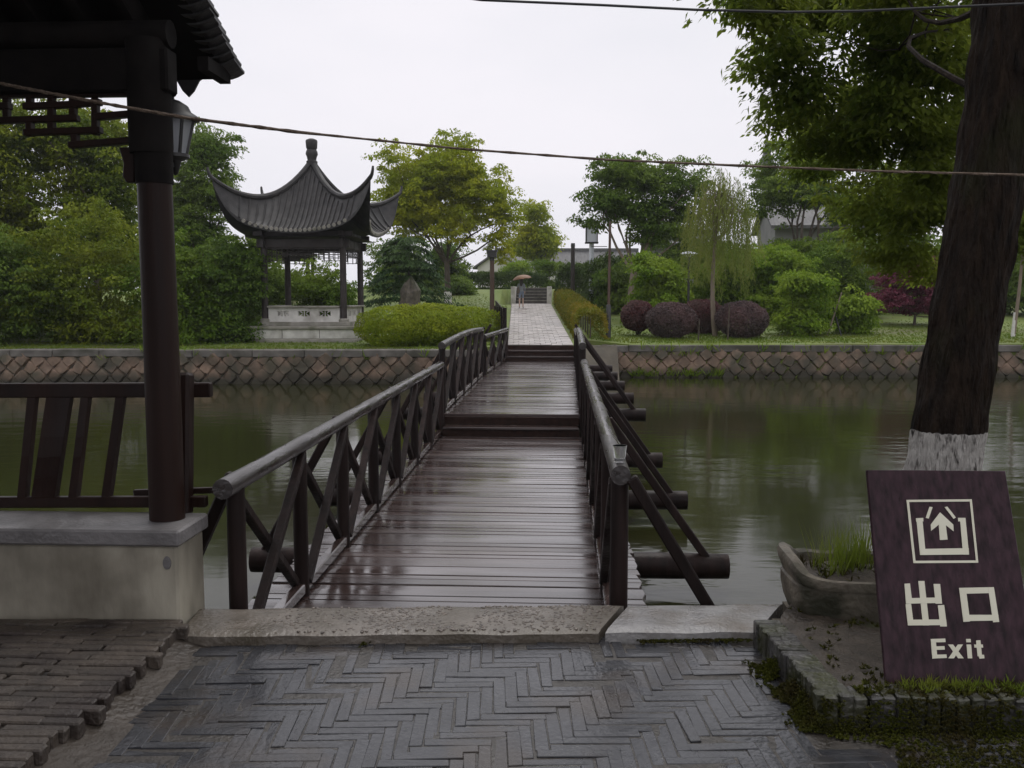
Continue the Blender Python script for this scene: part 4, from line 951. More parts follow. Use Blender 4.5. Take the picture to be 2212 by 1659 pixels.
# ================================================================ PAVILION
def pavilion(c, s, h_e, label, detail=True, rotz=0, name='garden_pavilion'):
    """c = middle of the floor on its platform, s scale"""
    th = thing(name, label, 'pavilion', (c[0], c[1], c[2] - .55 * s))
    T = Matrix.Translation(c) @ Matrix.Rotation(rotz, 4, 'Z') @ Matrix.Scale(s, 4)
    def put(mb, nm, m, par=th, **kw):
        mb.v = [tuple(T @ Vector(p)) for p in mb.v]; return mb.build(nm, m, par, **kw)
    hc = 1.17
    if detail:
        put(MB().bb((-1.62, -1.62, -.62), (1.62, 1.62, -.28)), 'platform_base', M['greystone'], bevel=.02)
        put(MB().bb((-1.60, -1.60, -.279), (1.60, 1.60, -.0)), 'platform', M['white'], bevel=.012)
        put(MB().bb((-1.68, -1.68, .0), (1.68, 1.68, .085)), 'platform_edge', M['greystone'], bevel=.015)
        for x in (-.55, .55):
            put(MB().bb((x - .006, -1.612, -.26), (x + .006, -1.598, -.02)), 'slab_joint', M['mortar'])
    put(MB().bb((-1.36, -1.36, .084), (1.36, 1.36, .2)), 'floor_step', M['greystone'], bevel=.01)
    for x in (-hc, hc):
        for y in (-hc, hc):
            g = MB(); g.tube([(x, y, .2), (x, y, 2.75)], [.1, .092], 14); put(g, 'column', M['soffit' if not detail else 'postdark'], smooth=True)
            g = MB(); g.tube([(x, y, .2), (x, y, .27), (x, y, .3)], [.15, .15, .11], 14); put(g, 'column_base', M['greystone'], smooth=True)
    for k in range(4):
        Q = Matrix.Rotation(k * math.pi / 2, 4, 'Z')
        def q(mb): mb.v = [tuple(Q @ Vector(p)) for p in mb.v]; return mb
        put(q(MB().bb((-hc - .2, -hc - .055, 2.36), (hc + .2, -hc + .055, 2.62))), 'beam', M['postdark'], bevel=.01)
        put(q(MB().bb((-hc - .3, -hc - .06, 2.70), (hc + .3, -hc + .06, 2.84))), 'eave_purlin', M['postdark'], bevel=.01)
        if not detail: continue
        # bench wall between the columns with three pierced openings
        if k != 2:
            z0, z1_ = .2, .62; xs = [-.62, 0, .62]; w_ = .17; zl, zh = .36, .52
            g = MB(); e = [-hc + .11] + [v for x in xs for v in (x - w_, x + w_)] + [hc - .11]
            g.bb((e[0], -hc - .05, z0), (e[-1], -hc + .05, zl)); g.bb((e[0], -hc - .05, zh), (e[-1], -hc + .05, z1_))
            for i in range(0, len(e), 2): g.bb((e[i], -hc - .05, zl), (e[i + 1], -hc + .05, zh))
            put(q(g), 'bench_wall', M['white'])
            for x in xs:
                g = MB()
                for sx in (-1, 1):
                    g.bb((x - .012, -hc - .028, zl), (x + .012, -hc + .018, zh)) if sx < 0 else None
                    g.prism([(x + sx * .05, -hc - .03, .44), (x + sx * w_, -hc - .03, zl), (x + sx * w_ * .55, -hc - .03, zl)], (0, .05, 0))
                    g.prism([(x + sx * .05, -hc - .03, .45), (x + sx * w_, -hc - .03, zh), (x + sx * w_ * .55, -hc - .03, zh)], (0, .05, 0))
                put(q(g), 'opening_ornament', M['white'])
            put(q(MB().bb((-hc + .1, -hc - .16, .615), (hc - .1, -hc + .16, .67))), 'bench_seat', M['greystone'], bevel=.01)
        # hanging lattice under the beam
        g = MB(); zt, zb_ = 2.36, 1.98; rr = random.Random(k)
        g.bar((-hc, -hc, zt - .02), (hc, -hc, zt - .02), .03, .03); g.bar((-hc, -hc, zt - .2), (hc, -hc, zt - .2), .024, .024)
        n_b = 15
        for i in range(n_b):
            x = -hc + (i + .5) * 2 * hc / n_b; edge = abs(i - 7) / 7; low = zt - .2 - (.2 if edge > .55 else .06)
            g.bar((x, -hc, zt), (x, -hc, low), .022, .022, (1, 0, 0))
            g.bar((x, -hc, zt - .1 - .05 * (i % 2)), (x + .16, -hc, zt - .1 - .05 * (i % 2)), .02, .02)
            if edge > .55: g.bar((x - .08, -hc, low + .02), (x + .08, -hc, low + .02), .02, .02)
        put(q(g), 'hanging_lattice', M['postdark'])
    # roof: concave pitch with corners sweeping up
    top = 4.98
    def roof(sx, t):
        t = min(t, 1.0); a = abs(sx); hm = 2.62 + (top - 2.62) * ((1 - t) ** 1.55 * .94 + .06 * (1 - t)); 
        hm = 2.82 + 2.16 * (1 - t) ** 1.5; hh = 4.98 - 3.86 * t + 3.08 * t * t
        k_ = max(0, (t - .45) / .55); z = hm + (hh - hm) * ((1 - k_) * a ** 2.2 + k_ * (.3 * a * a + .7 * a ** 9))
        rm_ = t * 1.9; rc = t * 2.12 + .12 * max(0, t - .6) / .4
        rad_ = rm_ + (rc - rm_) * a ** 3
        return Vector((rad_ * sx, -rad_, z))
    us = [math.sin(math.pi / 2 * (-1 + 2 * i / 28)) * .999 for i in range(29)]; vs = [.035 + .965 * j / 18 for j in range(19)]
    for k in range(4):
        Q = Matrix.Rotation(k * math.pi / 2, 4, 'Z')
        g = MB(); g.grid(lambda u, v: Q @ roof(u, v), us, vs); g.grid(lambda u, v: Q @ (roof(u, v) - Vector((0, 0, .09))), us, vs)
        n1 = len(us) * len(vs); m_ = len(vs)
        for i in range(len(us) - 1): g.f.append([i * m_ + m_ - 1, (i + 1) * m_ + m_ - 1, n1 + (i + 1) * m_ + m_ - 1, n1 + i * m_ + m_ - 1])
        put(g, 'roof_slope', M['tilefar'], smooth=True)
        nr = 25 if detail else 9
        for i in range(nr):
            sx = -1 + (i + 1) * 2 / (nr + 1); t0 = max(.05, .0 + abs(sx) * .55 * .5)
            xf = sx * .93
            # a roll of half-round tiles runs square to the eave, so its sideways place stays the same
            pts = []
            for j in range(11):
                t = t0 + (1 - t0) * j / 10; xx = roof(xf, 1).x; rr_2 = t * 1.9
                s_ = max(-1, min(1, xx / max(rr_2, .01)))
                if abs(s_) < 1: pts.append(Q @ (roof(s_, t) + Vector((0, 0, .02))))
            if len(pts) > 2:
                g = MB(); g.tube(pts, .032, 6); put(g, 'tile_roll', M['tilefar'], smooth=True)
                p = roof(xf, 1); g = MB(); g.tube([Q @ (p + Vector((0, -.005, -.0))), Q @ (p + Vector((0, -.035, -.005)))], .055, 8); put(g, 'eave_tile', M['greystone'])
        # hip ridge ending in a raised tip
        pts = [Q @ (roof(1, t) + Vector((0, 0, .05))) for t in [.03 + .97 * j / 16 for j in range(17)]]
        e = roof(1, 1); pts += [Q @ (e + Vector((.05, -.05, .12))), Q @ (e + Vector((.08, -.08, .24))), Q @ (e + Vector((.09, -.09, .34)))]
        g = MB(); g.tube(pts, [.085] * 12 + [.08, .075, .07, .065, .06, .05, .042, .03], 8); put(g, 'hip_ridge', M['tilefar'], smooth=True)
    g = MB(); g.add([(x, y, 2.66) for x, y in ((-1.6, -1.6), (1.6, -1.6), (1.6, 1.6), (-1.6, 1.6))], [[0, 1, 2, 3]]); put(g, 'ceiling', M['postdark'])
    g = MB(); g.lathe([(.16, top - .1), (.17, top + .02), (.13, top + .06), (.15, top + .16), (.185, top + .24), (.17, top + .32), (.14, top + .38), (.165, top + .42), (.18, top + .62), (.165, top + .66), (.08, top + .7), (.01, top + .71)], (0, 0, 0), 16); put(g, 'finial', M['tilefar'], smooth=True)
    return th
M['postdark'] = mat('pavilion_timber', (.02, .014, .012), (.035, .025, .022), 8, .5, .7)
f0 = P(658, 692, d=27.2); pcx, pcy = f0.x, f0.y + 1.17
pavilion((pcx, pcy, P(658, 703, d=27.0).z - .1), 1.0, 0, 'grey tiled pavilion with upswept corners and white bench walls across the canal')
q_ = P(628, 640, d=55); pavilion((q_.x, q_.y, 1.35), 1.0, 0, 'second dark pavilion glimpsed through the columns of the nearer one', False, R(8))

# ================================================================ PLANTS
def gz(p): return hgt(p.x, p.y)
def gp(u, D): p = P(u, 640, d=D); return Vector((p.x, p.y, hgt(p.x, p.y)))
def L_(seed, boxes, k=9, frac=(.34, .52), spread=.72, flat=.75):
    k = int(k * 1.5)
    if spread < .84: frac = (max(.38, frac[0]), max(.56, frac[1])); spread = min(spread, .74); flat = max(flat, .85)
    rng = np.random.default_rng(seed); out = []
    for u0, v0, u1, v1, D in boxes:
        c, r = box_of(u0, v0, u1, v1, D); out += sublobes(rng, c, r, k, frac, spread, flat)
    return out
# left wood
for i, (lab, boxes, D, u, n, lm, tr) in enumerate([
    ('tall pale green tree at the far left behind the fretwork', [(-160, 190, 130, 480, 30), (-120, 330, 170, 600, 30)], 30, 10, 26000, 'lime', .16),
    ('tall yellow green tree between fretwork and gallery column', [(60, 205, 300, 420, 31), (120, 300, 330, 600, 31)], 31, 215, 26000, 'lime', .15),
    ('leafy tree behind the gallery column and lantern', [(340, 258, 512, 400, 38), (300, 350, 545, 500, 38), (330, 420, 520, 600, 38)], 38, 430, 26000, 'darkgreen', .17),
]):
    plant('broadleaf_tree', lab, 'tree', gp(u, D), L_(30 + i, boxes, 11), n, (.17, .095), lm, tr, seed=50 + i, group='trees behind the left bank', droop=.6, rough=.35)
for i, (lab, box, D, n, lm) in enumerate([
    ('dark bush at the left edge above the embankment', (-180, 480, 95, 775, 26), 26, 17000, 'darkgreen'),
    ('deep green bush low behind the railing balusters', (-60, 500, 140, 760, 29), 29, 12000, 'darkgreen'),
    ('yellowish green bush seen under the fretwork', (20, 440, 330, 770, 27), 27, 24000, 'lime'),
    ('bushy shrub just right of the gallery column', (300, 500, 490, 770, 26.5), 26.5, 17000, 'mid'),
    ('rounded dark shrub against the left of the pavilion platform', (420, 510, 575, 765, 27), 27, 15000, 'darkgreen'),
    ('green shrub filling the back of the pavilion', (610, 560, 780, 720, 33), 33, 12000, 'mid'),
    ('tall bush hiding the space left of the pavilion columns', (450, 490, 640, 730, 32), 32, 14000, 'darkgreen')]):
    u = (box[0] + box[2]) / 2
    plant('bush', lab, 'bush', gp(u, D), L_(60 + i, [box], 12, (.32, .5), .8), n, (.13, .075), lm, .05, seed=70 + i, group='bushes on the left bank', low=True, shell=.4, limbs=5, split=.3)
plant('broadleaf_tree', 'big round yellow green camphor tree right of the pavilion', 'tree', gp(968, 44), L_(90, [(790, 283, 1000, 460, 44), (860, 285, 1060, 430, 44), (940, 310, 1122, 480, 44), (830, 370, 1090, 510, 44), (1030, 400, 1120, 555, 43), (800, 380, 930, 530, 44), (900, 440, 1060, 545, 43.5), (810, 430, 960, 540, 44)], 8, (.36, .54), .75), 54000, (.17, .1), 'camphor', .17, seed=91, paint=.6, droop=.5, rough=.3, split=.42, limbs=10)
plant('broadleaf_tree', 'small hazy tree standing before the far grey roofs', 'tree', gp(1165, 66), L_(92, [(1098, 480, 1222, 578, 66), (1105, 438, 1212, 540, 66)], 9, (.36, .54), .75), 12000, (.24, .14), 'camphor', .22, seed=93, droop=.5, paint=.9, split=.3)
plant('broadleaf_tree', 'tall dark layered tree behind the thin lamp pole', 'tree', gp(1362, 36), L_(94, [(1270, 318, 1480, 430, 36), (1235, 390, 1400, 500, 36), (1380, 330, 1530, 520, 36), (1310, 430, 1500, 545, 36)], 8, (.32, .48), .82, .6), 24000, (.16, .09), 'darkgreen', .17, 'barklight', seed=95, droop=.4, rough=.35, split=.42, limbs=10)
plant('broadleaf_tree', 'spreading tree in front of the grey hall with a forked trunk', 'tree', gp(1725, 40), L_(96, [(1610, 300, 1790, 430, 40), (1700, 250, 1900, 400, 40), (1640, 370, 1860, 480, 40), (1820, 330, 2000, 480, 40), (1590, 380, 1720, 505, 40.5), (1760, 420, 1900, 500, 40)], 8, (.32, .48), .8, .65), 26000, (.17, .095), 'darkgreen', .2, seed=97, droop=.4, rough=.35, split=.25, limbs=10)
plant('broadleaf_tree', 'slim whitewashed tree right of the big leaning trunk', 'tree', gp(2192, 28), L_(98, [(2140, 380, 2330, 580, 28), (2200, 300, 2330, 450, 28)], 9), 11000, (.13, .075), 'mid', .06, 'barklight', seed=99, paint=.75, split=.6)
# cedar
def cedar():
    rng = np.random.default_rng(4); b = gp(880, 35); t = thing('cedar', 'dark green cedar with drooping layered boughs beside the pavilion', 'tree', b)
    MB().tube([b - Vector((0, 0, .2)), b + Vector((.1, 0, 2.6))], [.11, .03], 8).build('trunk', M['barkfar'], t, smooth=True)
    cs, dsr, ns_ = [], [], []; D = 35
    for tier in range(9):
        z = P(880, 650 - tier * 16, d=D).z; rad_ = 2.0 - .13 * tier
        for k in range(17):
            a = rng.uniform(0, 6.28); ln = rad_ * rng.uniform(.7, 1.1); m_ = 70
            s = rng.random(m_) ** .7; c = np.stack([b.x + np.cos(a) * ln * s, b.y + np.sin(a) * ln * s, z + .14 * np.sin(s * 2.2) - .34 * s ** 2 + rng.normal(size=m_) * .03], 1)
            side = np.array([-math.sin(a), math.cos(a), 0]); wv = rng.normal(size=m_) * .16 * (1 - .6 * s)
            c += side * wv[:, None]; d = np.array([math.cos(a), math.sin(a), 0]) * .6 + side * np.sign(wv)[:, None] * .7 + np.array([0, 0, -.75]); d = d + rng.normal(size=(m_, 3)) * .2
            cs.append(c); dsr.append(d); ns_.append(np.array([0, 0, 1]) + rng.normal(size=(m_, 3)) * .3)
    c, d, n = map(np.concatenate, (cs, dsr, ns_))
    link(bpy.data.objects.new('crown', leaf_mesh('crown', c, d, n, rng.uniform(.14, .24, len(c)), .05, LM['conifer'])), t)
cedar()
# willow
def willow():
    rng = np.random.default_rng(8); D = 28.5; b = gp(1547, D); t = thing('willow_tree', 'young weeping willow with hanging strands on the right lawn', 'tree', b)
    top = P(1556, 420, d=D); g = MB(); pts = limb(g, b - Vector((0, 0, .1)), top, .085, .035, rng, 10, .025, 8)
    cs, dd, nn = [], [], []
    for k in range(330):
        a = rng.uniform(0, 6.28); rr_2 = rng.random() ** .6 * 1.15; px = P(1556, 372 + 90 * (rr_2 / 1.15) ** 2 + rng.uniform(-10, 50), d=D)
        s0 = Vector((px.x + rr_2 * math.cos(a), px.y + rr_2 * math.sin(a), px.z)); ln = rng.uniform(.7, 2.6) * (1.1 if rr_2 < .9 else .8)
        if k % 5 == 0: limb(g, pts[rng.integers(7, 11)], s0, .02, .006, rng, 4, .12, 5)
        m_ = int(ln * 26); s = np.linspace(0, 1, m_); sway = rng.normal() * .12
        c = np.stack([s0.x + math.cos(a) * (.18 * s - .05 * s * s) + sway * s * s + rng.normal(size=m_) * .02, s0.y + math.sin(a) * .18 * s + rng.normal(size=m_) * .02, s0.z - ln * s + .1 * np.sin(s * 2)], 1)
        cs.append(c); d = rng.normal(size=(m_, 3)) * .35; d[:, 2] -= 1; dd.append(d); nn.append(rng.normal(size=(m_, 3)))
    g.build('trunk', M['barklight'], t, smooth=True)
    c, d, n = map(np.concatenate, (cs, dd, nn))
    link(bpy.data.objects.new('crown', leaf_mesh('crown', c, d, n, rng.uniform(.09, .15, len(c)), .022, LM['willow'])), t)
willow()
# green shrubs on the right
for i, (lab, box, D, n, lm) in enumerate([
    ('bright green shrub between the dark hedge and the willow', (1355, 540, 1510, 710, 33), 33, 15000, 'bright'),
    ('bright green shrub directly behind the willow trunk', (1480, 530, 1640, 690, 34), 34, 12000, 'mid'),
    ('tall bright shrub right of the willow', (1580, 492, 1770, 705, 34), 34, 17000, 'bright'),
    ('low light green shrub with loose leafy shoots at the lawn edge', (1665, 580, 1805, 718, 29), 29, 6500, 'bright'),
    ('tall shrub under the grey hall eaves', (1730, 470, 1900, 695, 35), 35, 16000, 'mid'),
    ('small leafy shrub tied to leaning stakes', (1790, 620, 1885, 705, 29.5), 29.5, 4500, 'bright'),
    ('wide green bush mass behind the willow and round shrubs', (1430, 505, 1680, 700, 37), 37, 20000, 'mid'),
    ('wide green bush mass below the grey hall', (1640, 500, 1900, 700, 38), 38, 20000, 'mid'),
    ('leafy dark bush filling the gap between pale trunk and willow', (1400, 470, 1540, 620, 42), 42, 9000, 'darkgreen'),
    ('dark shrub behind the red maple', (1880, 430, 2120, 680, 38), 38, 13000, 'darkgreen'),
    ('dark bush at the right edge beyond the trunk', (2120, 420, 2330, 690, 36), 36, 13000, 'darkgreen')]):
    u = (box[0] + box[2]) / 2
    plant('bush', lab, 'bush', gp(u, D), L_(120 + i, [box], 12, (.3, .46), .85, .6), n, (.14, .085), lm, .04, seed=140 + i, group='bushes on the right lawn', low=True, shell=.35, limbs=6, split=.2, rough=.35)
# clipped balls
for i, (lab, box, D, lm) in enumerate([
    ('small round reddish clipped shrub, leftmost of the row', (1343, 650, 1412, 714, 29), 29, 'red'),
    ('broad grey purple clipped shrub beside the small reddish one', (1397, 654, 1502, 730, 28.2), 28.2, 'plum'),
    ('reddish clipped shrub half hidden behind the willow trunk', (1468, 648, 1566, 722, 29.8), 29.8, 'red'),
    ('largest grey purple clipped shrub, rightmost of the row', (1548, 652, 1657, 730, 28.2), 28.2, 'plum')]):
    c, r = box_of(*box); u = (box[0] + box[2]) / 2; b = gp(u, D); rng = np.random.default_rng(i)
    t = thing('clipped_shrub', lab, 'shrub', b, 'round clipped purple shrubs on the lawn')
    n = 15000; k = unit(rng, n); cc = np.array(c) + k * r * (1 + rng.normal(size=(n, 1)) * .035 - .1 * rng.random((n, 1)) ** 3 + .04 * np.sin(k[:, :1] * 7 + i) * np.sin(k[:, 2:] * 6))
    link(bpy.data.objects.new('foliage', leaf_mesh('foliage', cc, rng.normal(size=(n, 3)), k + rng.normal(size=(n, 3)) * .6, rng.uniform(.045, .08, n), .035, LM[lm])), t)
    g = MB(); 
    for j in range(5): g.tube([b + Vector((0, 0, -.05)), Vector(c.tolist()) + Vector((rng.normal() * r[0] * .4, rng.normal() * r[0] * .4, 0))], [.025, .012], 5)
    g.build('stems', M['barkfar'], t)
# maple
plant('maple_tree', 'dark red Japanese maple between the shrubs and the leaning trunk', 'tree', gp(1975, 32), L_(160, [(1885, 590, 2065, 690, 32), (1910, 548, 2080, 640, 32), (1960, 610, 2110, 690, 32)], 8, (.34, .5), .8, .5), 19000, (.1, .06), 'maple', .06, seed=161, split=.3, upb=.9)
# clipped mound left of the bridge end, golden hedge on the right
c, r = box_of(772, 655, 940, 758, 25.6); c2, r2 = box_of(890, 655, 1085, 752, 26.4)
rng = np.random.default_rng(170)
plant('clipped_shrub', 'wide bright green clipped shrub mound left of the bridge end', 'shrub', gp(925, 26), [(c, r * np.array([1, 1, .92])), (c2, r2 * np.array([1, .9, .92])), ((c + c2) / 2, r * np.array([1, 1, .98]))] + sublobes(rng, (c + c2) / 2, r * np.array([1.7, .9, .9]), 14, (.3, .4), .9, .5), 30000, (.085, .05), 'box', seed=171, shell=.82, rough=.1, tuft=0)
def hedge(name, lab, pts, wd, ht, n, leaf, lm, seed, cat='hedge', group=None):
    rng = np.random.default_rng(seed); pts = [Vector(p) for p in pts]
    t = thing(name, lab, cat, pts[0], group); seg = [(b - a).length for a, b in zip(pts[:-1], pts[1:])]; k = rng.choice(len(seg), n, p=np.array(seg) / sum(seg)); s = rng.random(n)
    A = np.array([list(p) for p in pts]); c = A[k] + (A[k + 1] - A[k]) * s[:, None]; d = (A[k + 1] - A[k]); d /= np.linalg.norm(d, axis=1, keepdims=True); side = np.stack([d[:, 1], -d[:, 0], np.zeros(n)], 1)
    a = rng.uniform(-.25, math.pi + .25, n); sh = 1 + rng.normal(size=n) * .05 + .09 * np.sin(c[:, 1] * 3.1) * np.sin(c[:, 0] * 2 + 1) - .12 * rng.random(n) ** 3
    ca, sa_ = np.cos(a), np.sin(a); ex_ = np.sign(ca) * np.abs(ca) ** .6 * wd / 2 * sh; ez_ = np.sign(sa_) * np.abs(sa_) ** .5 * ht * sh
    c = c + side * ex_[:, None]; c[:, 2] += np.maximum(ez_, 0) * .95 + .05 * ht
    nr = side * ca[:, None] + np.array([0, 0, 1]) * sa_[:, None] + rng.normal(size=(n, 3)) * .6
    link(bpy.data.objects.new('foliage', leaf_mesh('foliage', c, rng.normal(size=(n, 3)), nr, leaf[0] * rng.uniform(.7, 1.2, n), leaf[1], LM[lm])), t)
    g = MB()
    for i in range(1, len(pts)):
        for j in range(3):
            p = pts[i - 1].lerp(pts[i], (j + .5) / 3); g.tube([p - Vector((0, 0, .1)), p + Vector((0, 0, ht * .7))], [.03, .015], 5)
    g.build('stems', M['barkfar'], t)
    return t
def hp(ys, dx): return [(pathx(y)[0] + pathx(y)[1] + dx, y, hgt(pathx(y)[0] + pathx(y)[1] + dx, y)) for y in ys]
hedge('golden_hedge', 'low golden green hedge along the right of the path', hp([26.3, 30, 34, 38, 42, 47, 51.5], .62), .9, .82, 26000, (.08, .05), 'yellow', 180)
gm = lambda u, D: gp(u, D)
hedge('dark_hedge', 'dark clipped hedge behind the golden one right of the path', [gp(1215, 49), gp(1320, 48), gp(1400, 46)], 2.2, 1.9, 16000, (.15, .09), 'hedge', 181)
hedge('dark_hedge', 'dark hedge wall behind the steps and the person', [gp(985, 58), gp(1100, 57.5), gp(1180, 57)], 1.6, 1.0, 9000, (.16, .09), 'hedge', 182)
for i, (lab, box, D, n, lm) in enumerate([
    ('dark bush between thin lamp pole and dark hedge', (1255, 560, 1360, 690, 40), 40, 9000, 'hedge'),
    ('dark bush at the foot of the pale trunked tree', (1290, 580, 1400, 680, 38), 38, 9000, 'darkgreen'),
    ('small dark shrub row left of the brown lamp post', (955, 590, 1035, 650, 50), 50, 6500, 'darkgreen'),
    ('pale green bush beside the far steps', (1085, 565, 1150, 600, 62), 62, 3500, 'bright'),
    ('low bush under the small hazy tree', (1150, 560, 1215, 605, 60), 60, 3500, 'mid'),
    ('big dark bush between the cedar and the yellow green tree', (925, 520, 1010, 640, 53), 53, 7000, 'darkgreen'),
    ('dark green wall of bushes behind the cedar', (770, 500, 960, 660, 52), 52, 10000, 'darkgreen')]):
    plant('bush', lab, 'bush', gp((box[0] + box[2]) / 2, D), L_(190 + i, [box], 11, (.32, .5), .8), n, (.18, .1), lm, .05, seed=200 + i, group='bushes in the middle distance', low=True, shell=.4, split=.3, limbs=5)
# far woods closing the view at both sides
rng = np.random.default_rng(300)
lob_ = []
for u in range(560, 1010, 70):
    c, r = box_of(u - 70, rng.uniform(572, 590), u + 70, 720, 60 + rng.uniform(-3, 3)); lob_ += sublobes(rng, c, r, 6, (.4, .6), .7)
for u in list(range(-500, 560, 90)) + list(range(1900, 2800, 90)):
    c, r = box_of(u - 90, rng.uniform(430, 500), u + 90, 700, 62 + rng.uniform(-4, 4)); lob_ += sublobes(rng, c, r, 6, (.4, .6), .7)
c, d, nr = lobe_cloud(rng, lob_, 60000, .45, .3, .4, .4)
tag(link(bpy.data.objects.new('far_wood', leaf_mesh('far_wood', c, d, nr, rng.uniform(.3, .5, len(c)), .2, LM['darkgreen']))), 'dark wood closing the view far behind the gardens', 'wood', kind='stuff')
# grass on the bank edges
pts = []
for i in range(9000):
    x = rng.uniform(.8, 17); y = ybank(x) + .3 + abs(rng.normal()) * 3.2; pts.append((x, y, hgt(x, y)))
for i in range(3500):
    x = rng.uniform(-16, -1.6); y = ybank(x) + .3 + rng.random() ** 2 * 4; pts.append((x, y, hgt(x, y)))
for i in range(2500):
    y = rng.uniform(34, 50); x = pathx(y)[0] - pathx(y)[1] - .2 - rng.random() * 4; pts.append((x, y, hgt(x, y)))
tufts('lawn_grass', pts, 130000, .06, .009, 'grass', 301, None, .55)
pts = [(x, ybank(x) - .06 - .05 * rng.random(), WZ + .02) for x in rng.uniform(2.0, 4.6, 60)] + [(x, ybank(x) - .06, -.1 + .25 * rng.random()) for x in list(rng.uniform(2.2, 4.5, 30)) + list(rng.uniform(5.5, 14, 40)) + list(rng.uniform(-12, -3, 30))]
tufts('wall_weeds', pts, 700, .34, .03, 'bright', 302, None, .55)

# ================================================================ LAMPS, STAKES, ROCK, FENCE
def boxlamp(u, D, vtop, label, glass, wpost, hb=.42):
    b = gp(u, D); zt = P(u, vtop, d=D).z; t = thing('lamp_post', label, 'lamp post', b, 'garden lamp posts')
    MB().tube([b - Vector((0, 0, .2)), (b.x, b.y, zt - hb)], [wpost, wpost * .9], 10).build('pole', M['postwood'], t, smooth=True)
    w2 = .19
    MB().bb((b.x - w2 * .5, b.y - w2 * .5, zt - hb), (b.x + w2 * .5, b.y + w2 * .5, zt - hb + .12)).build('collar', M['iron'], t)
    MB().bb((b.x - w2, b.y - w2, zt - hb + .12), (b.x + w2, b.y + w2, zt - .06)).build('lamp_box', M['lampglass' if glass else 'iron'], t, bevel=.01)
    MB().bb((b.x - w2 - .03, b.y - w2 - .03, zt - .06), (b.x + w2 + .03, b.y + w2 + .03, zt)).build('lamp_cap', M['iron'], t)
boxlamp(1063, 38, 541, 'brown wooden lamp post with dark box head left of the path', False, .1)
b = gp(1237, 47); t = thing('timber_post', 'plain dark timber post above the golden hedge', 'post', b)
MB().tube([b - Vector((0, 0, .2)), (b.x, b.y, P(1237, 533, d=47).z)], [.11, .1], 12).build('shaft', M['postdark'], t, smooth=True)
z = P(1237, 526, d=47).z; MB().tube([(b.x, b.y, z - .17), (b.x, b.y, z)], [.115, .1], 12).build('post_cap', M['iron'], t)
D = 27.3; b = gp(1315, D); t = thing('thin_lamp_pole', 'thin dark lamp pole with a thicker black foot at the lawn edge', 'lamp post', b)
zf = P(1315, 660, d=D).z; MB().tube([b - Vector((0, 0, .1)), (b.x, b.y, zf), (b.x, b.y, zf + .03)], [.075, .07, .045], 10).build('pole_foot', M['iron'], t, smooth=True)
zt = P(1317, 480, d=D).z; MB().tube([(b.x, b.y, zf), (b.x + .02, b.y, zt)], [.042, .036], 10).build('pole', M['postwood'], t, smooth=True)
zz = P(1316, 533, d=D).z
MB().bar((b.x - .06, b.y, zz), (b.x - .52, b.y, zz + .0), .02, .02).build('side_arm', M['iron'], t)
D = 40; p = P(1277, 505, d=D); b = gp(1277, D); t = thing('square_lantern', 'white square lantern with a small roof on a pale post', 'lamp post', b)
w2 = 15 * D / F * .95; z0, z1_ = P(1277, 524, d=D).z, P(1277, 489, d=D).z
MB().tube([b - Vector((0, 0, .2)), (b.x, b.y, z0)], [.1, .1], 10).build('post', M['lampglass'], t, smooth=True)
MB().bb((b.x - w2 * .8, b.y - w2 * .8, z0), (b.x + w2 * .8, b.y + w2 * .8, z1_)).build('lamp_box', M['lampglass'], t)
for sx in (-1, 1):
    for sy in (-1, 1): MB().bb((b.x + sx * w2 * .84 - .02, b.y + sy * w2 * .84 - .02, z0 - .02), (b.x + sx * w2 * .84 + .02, b.y + sy * w2 * .84 + .02, z1_)).build('corner_bar', M['iron'], t)
MB().bb((b.x - w2, b.y - w2, z0 - .05), (b.x + w2, b.y + w2, z0 - .001)).build('lamp_tray', M['iron'], t)
g = MB(); g.add([(b.x + sx * w2 * 1.35, b.y + sy * w2 * 1.35, z1_) for sx, sy in ((-1, -1), (1, -1), (1, 1), (-1, 1))] + [(b.x + sx * w2 * .35, b.y + sy * w2 * .35, z1_ + .3) for sx, sy in ((-1, -1), (1, -1), (1, 1), (-1, 1))], [[0, 1, 2, 3], [4, 5, 6, 7], [0, 1, 5, 4], [1, 2, 6, 5], [2, 3, 7, 6], [3, 0, 4, 7]]); g.build('lamp_roof', M['roofgrey'], t)
D = 33.2; b = gp(1487, D - 1.4); zt = P(1487, 550, d=D).z; t = thing('garden_lamp', 'low garden lamp with a flat grey cap above the bright shrubs', 'lamp', b)
MB().tube([b, (b.x, b.y, zt - .12)], .04, 8).build('pole', M['iron'], t)
g = MB(); g.lathe([(.1, 0), (.12, .05), (.3, .1), (.26, .15), (.05, .19), (.001, .19)], (b.x, b.y, zt - .15), 14); g.build('lamp_cap', M['lampglass'], t, smooth=True)
for u0, v0, u1, v1, D, lab in ((1510, 730, 1511, 688, 27.2, 'short wooden stake left of the willow foot'), (1574, 728, 1576, 652, 27.4, 'thin wooden stake right of the willow foot')):
    p = gp(u0, D); q = P(u1, v1, d=D); tag(MB().tube([p - Vector((0, 0, .1)), (q.x, q.y, q.z)], [.022, .018], 7).build('stake', M['barkfar']), lab, 'stake', 'support stakes on the right lawn')
for u0, u1, v1, lab in ((1788, 1818, 632, 'leaning tan stake crossing the small tied shrub'), (1822, 1800, 664, 'leaning dark blue stake at the foot of the tied shrub')):
    p = gp(u0, 28.6); q = P(u1, v1, d=29.0); tag(MB().tube([p - Vector((0, 0, .1)), (q.x, q.y, q.z)], [.025, .02], 7).build('stake', M['barklight' if u0 < 1800 else 'iron']), lab, 'stake', 'support stakes on the right lawn')
b = gp(880, 29.5); g = MB(); ht = P(880, 598, d=29.5).z - b.z
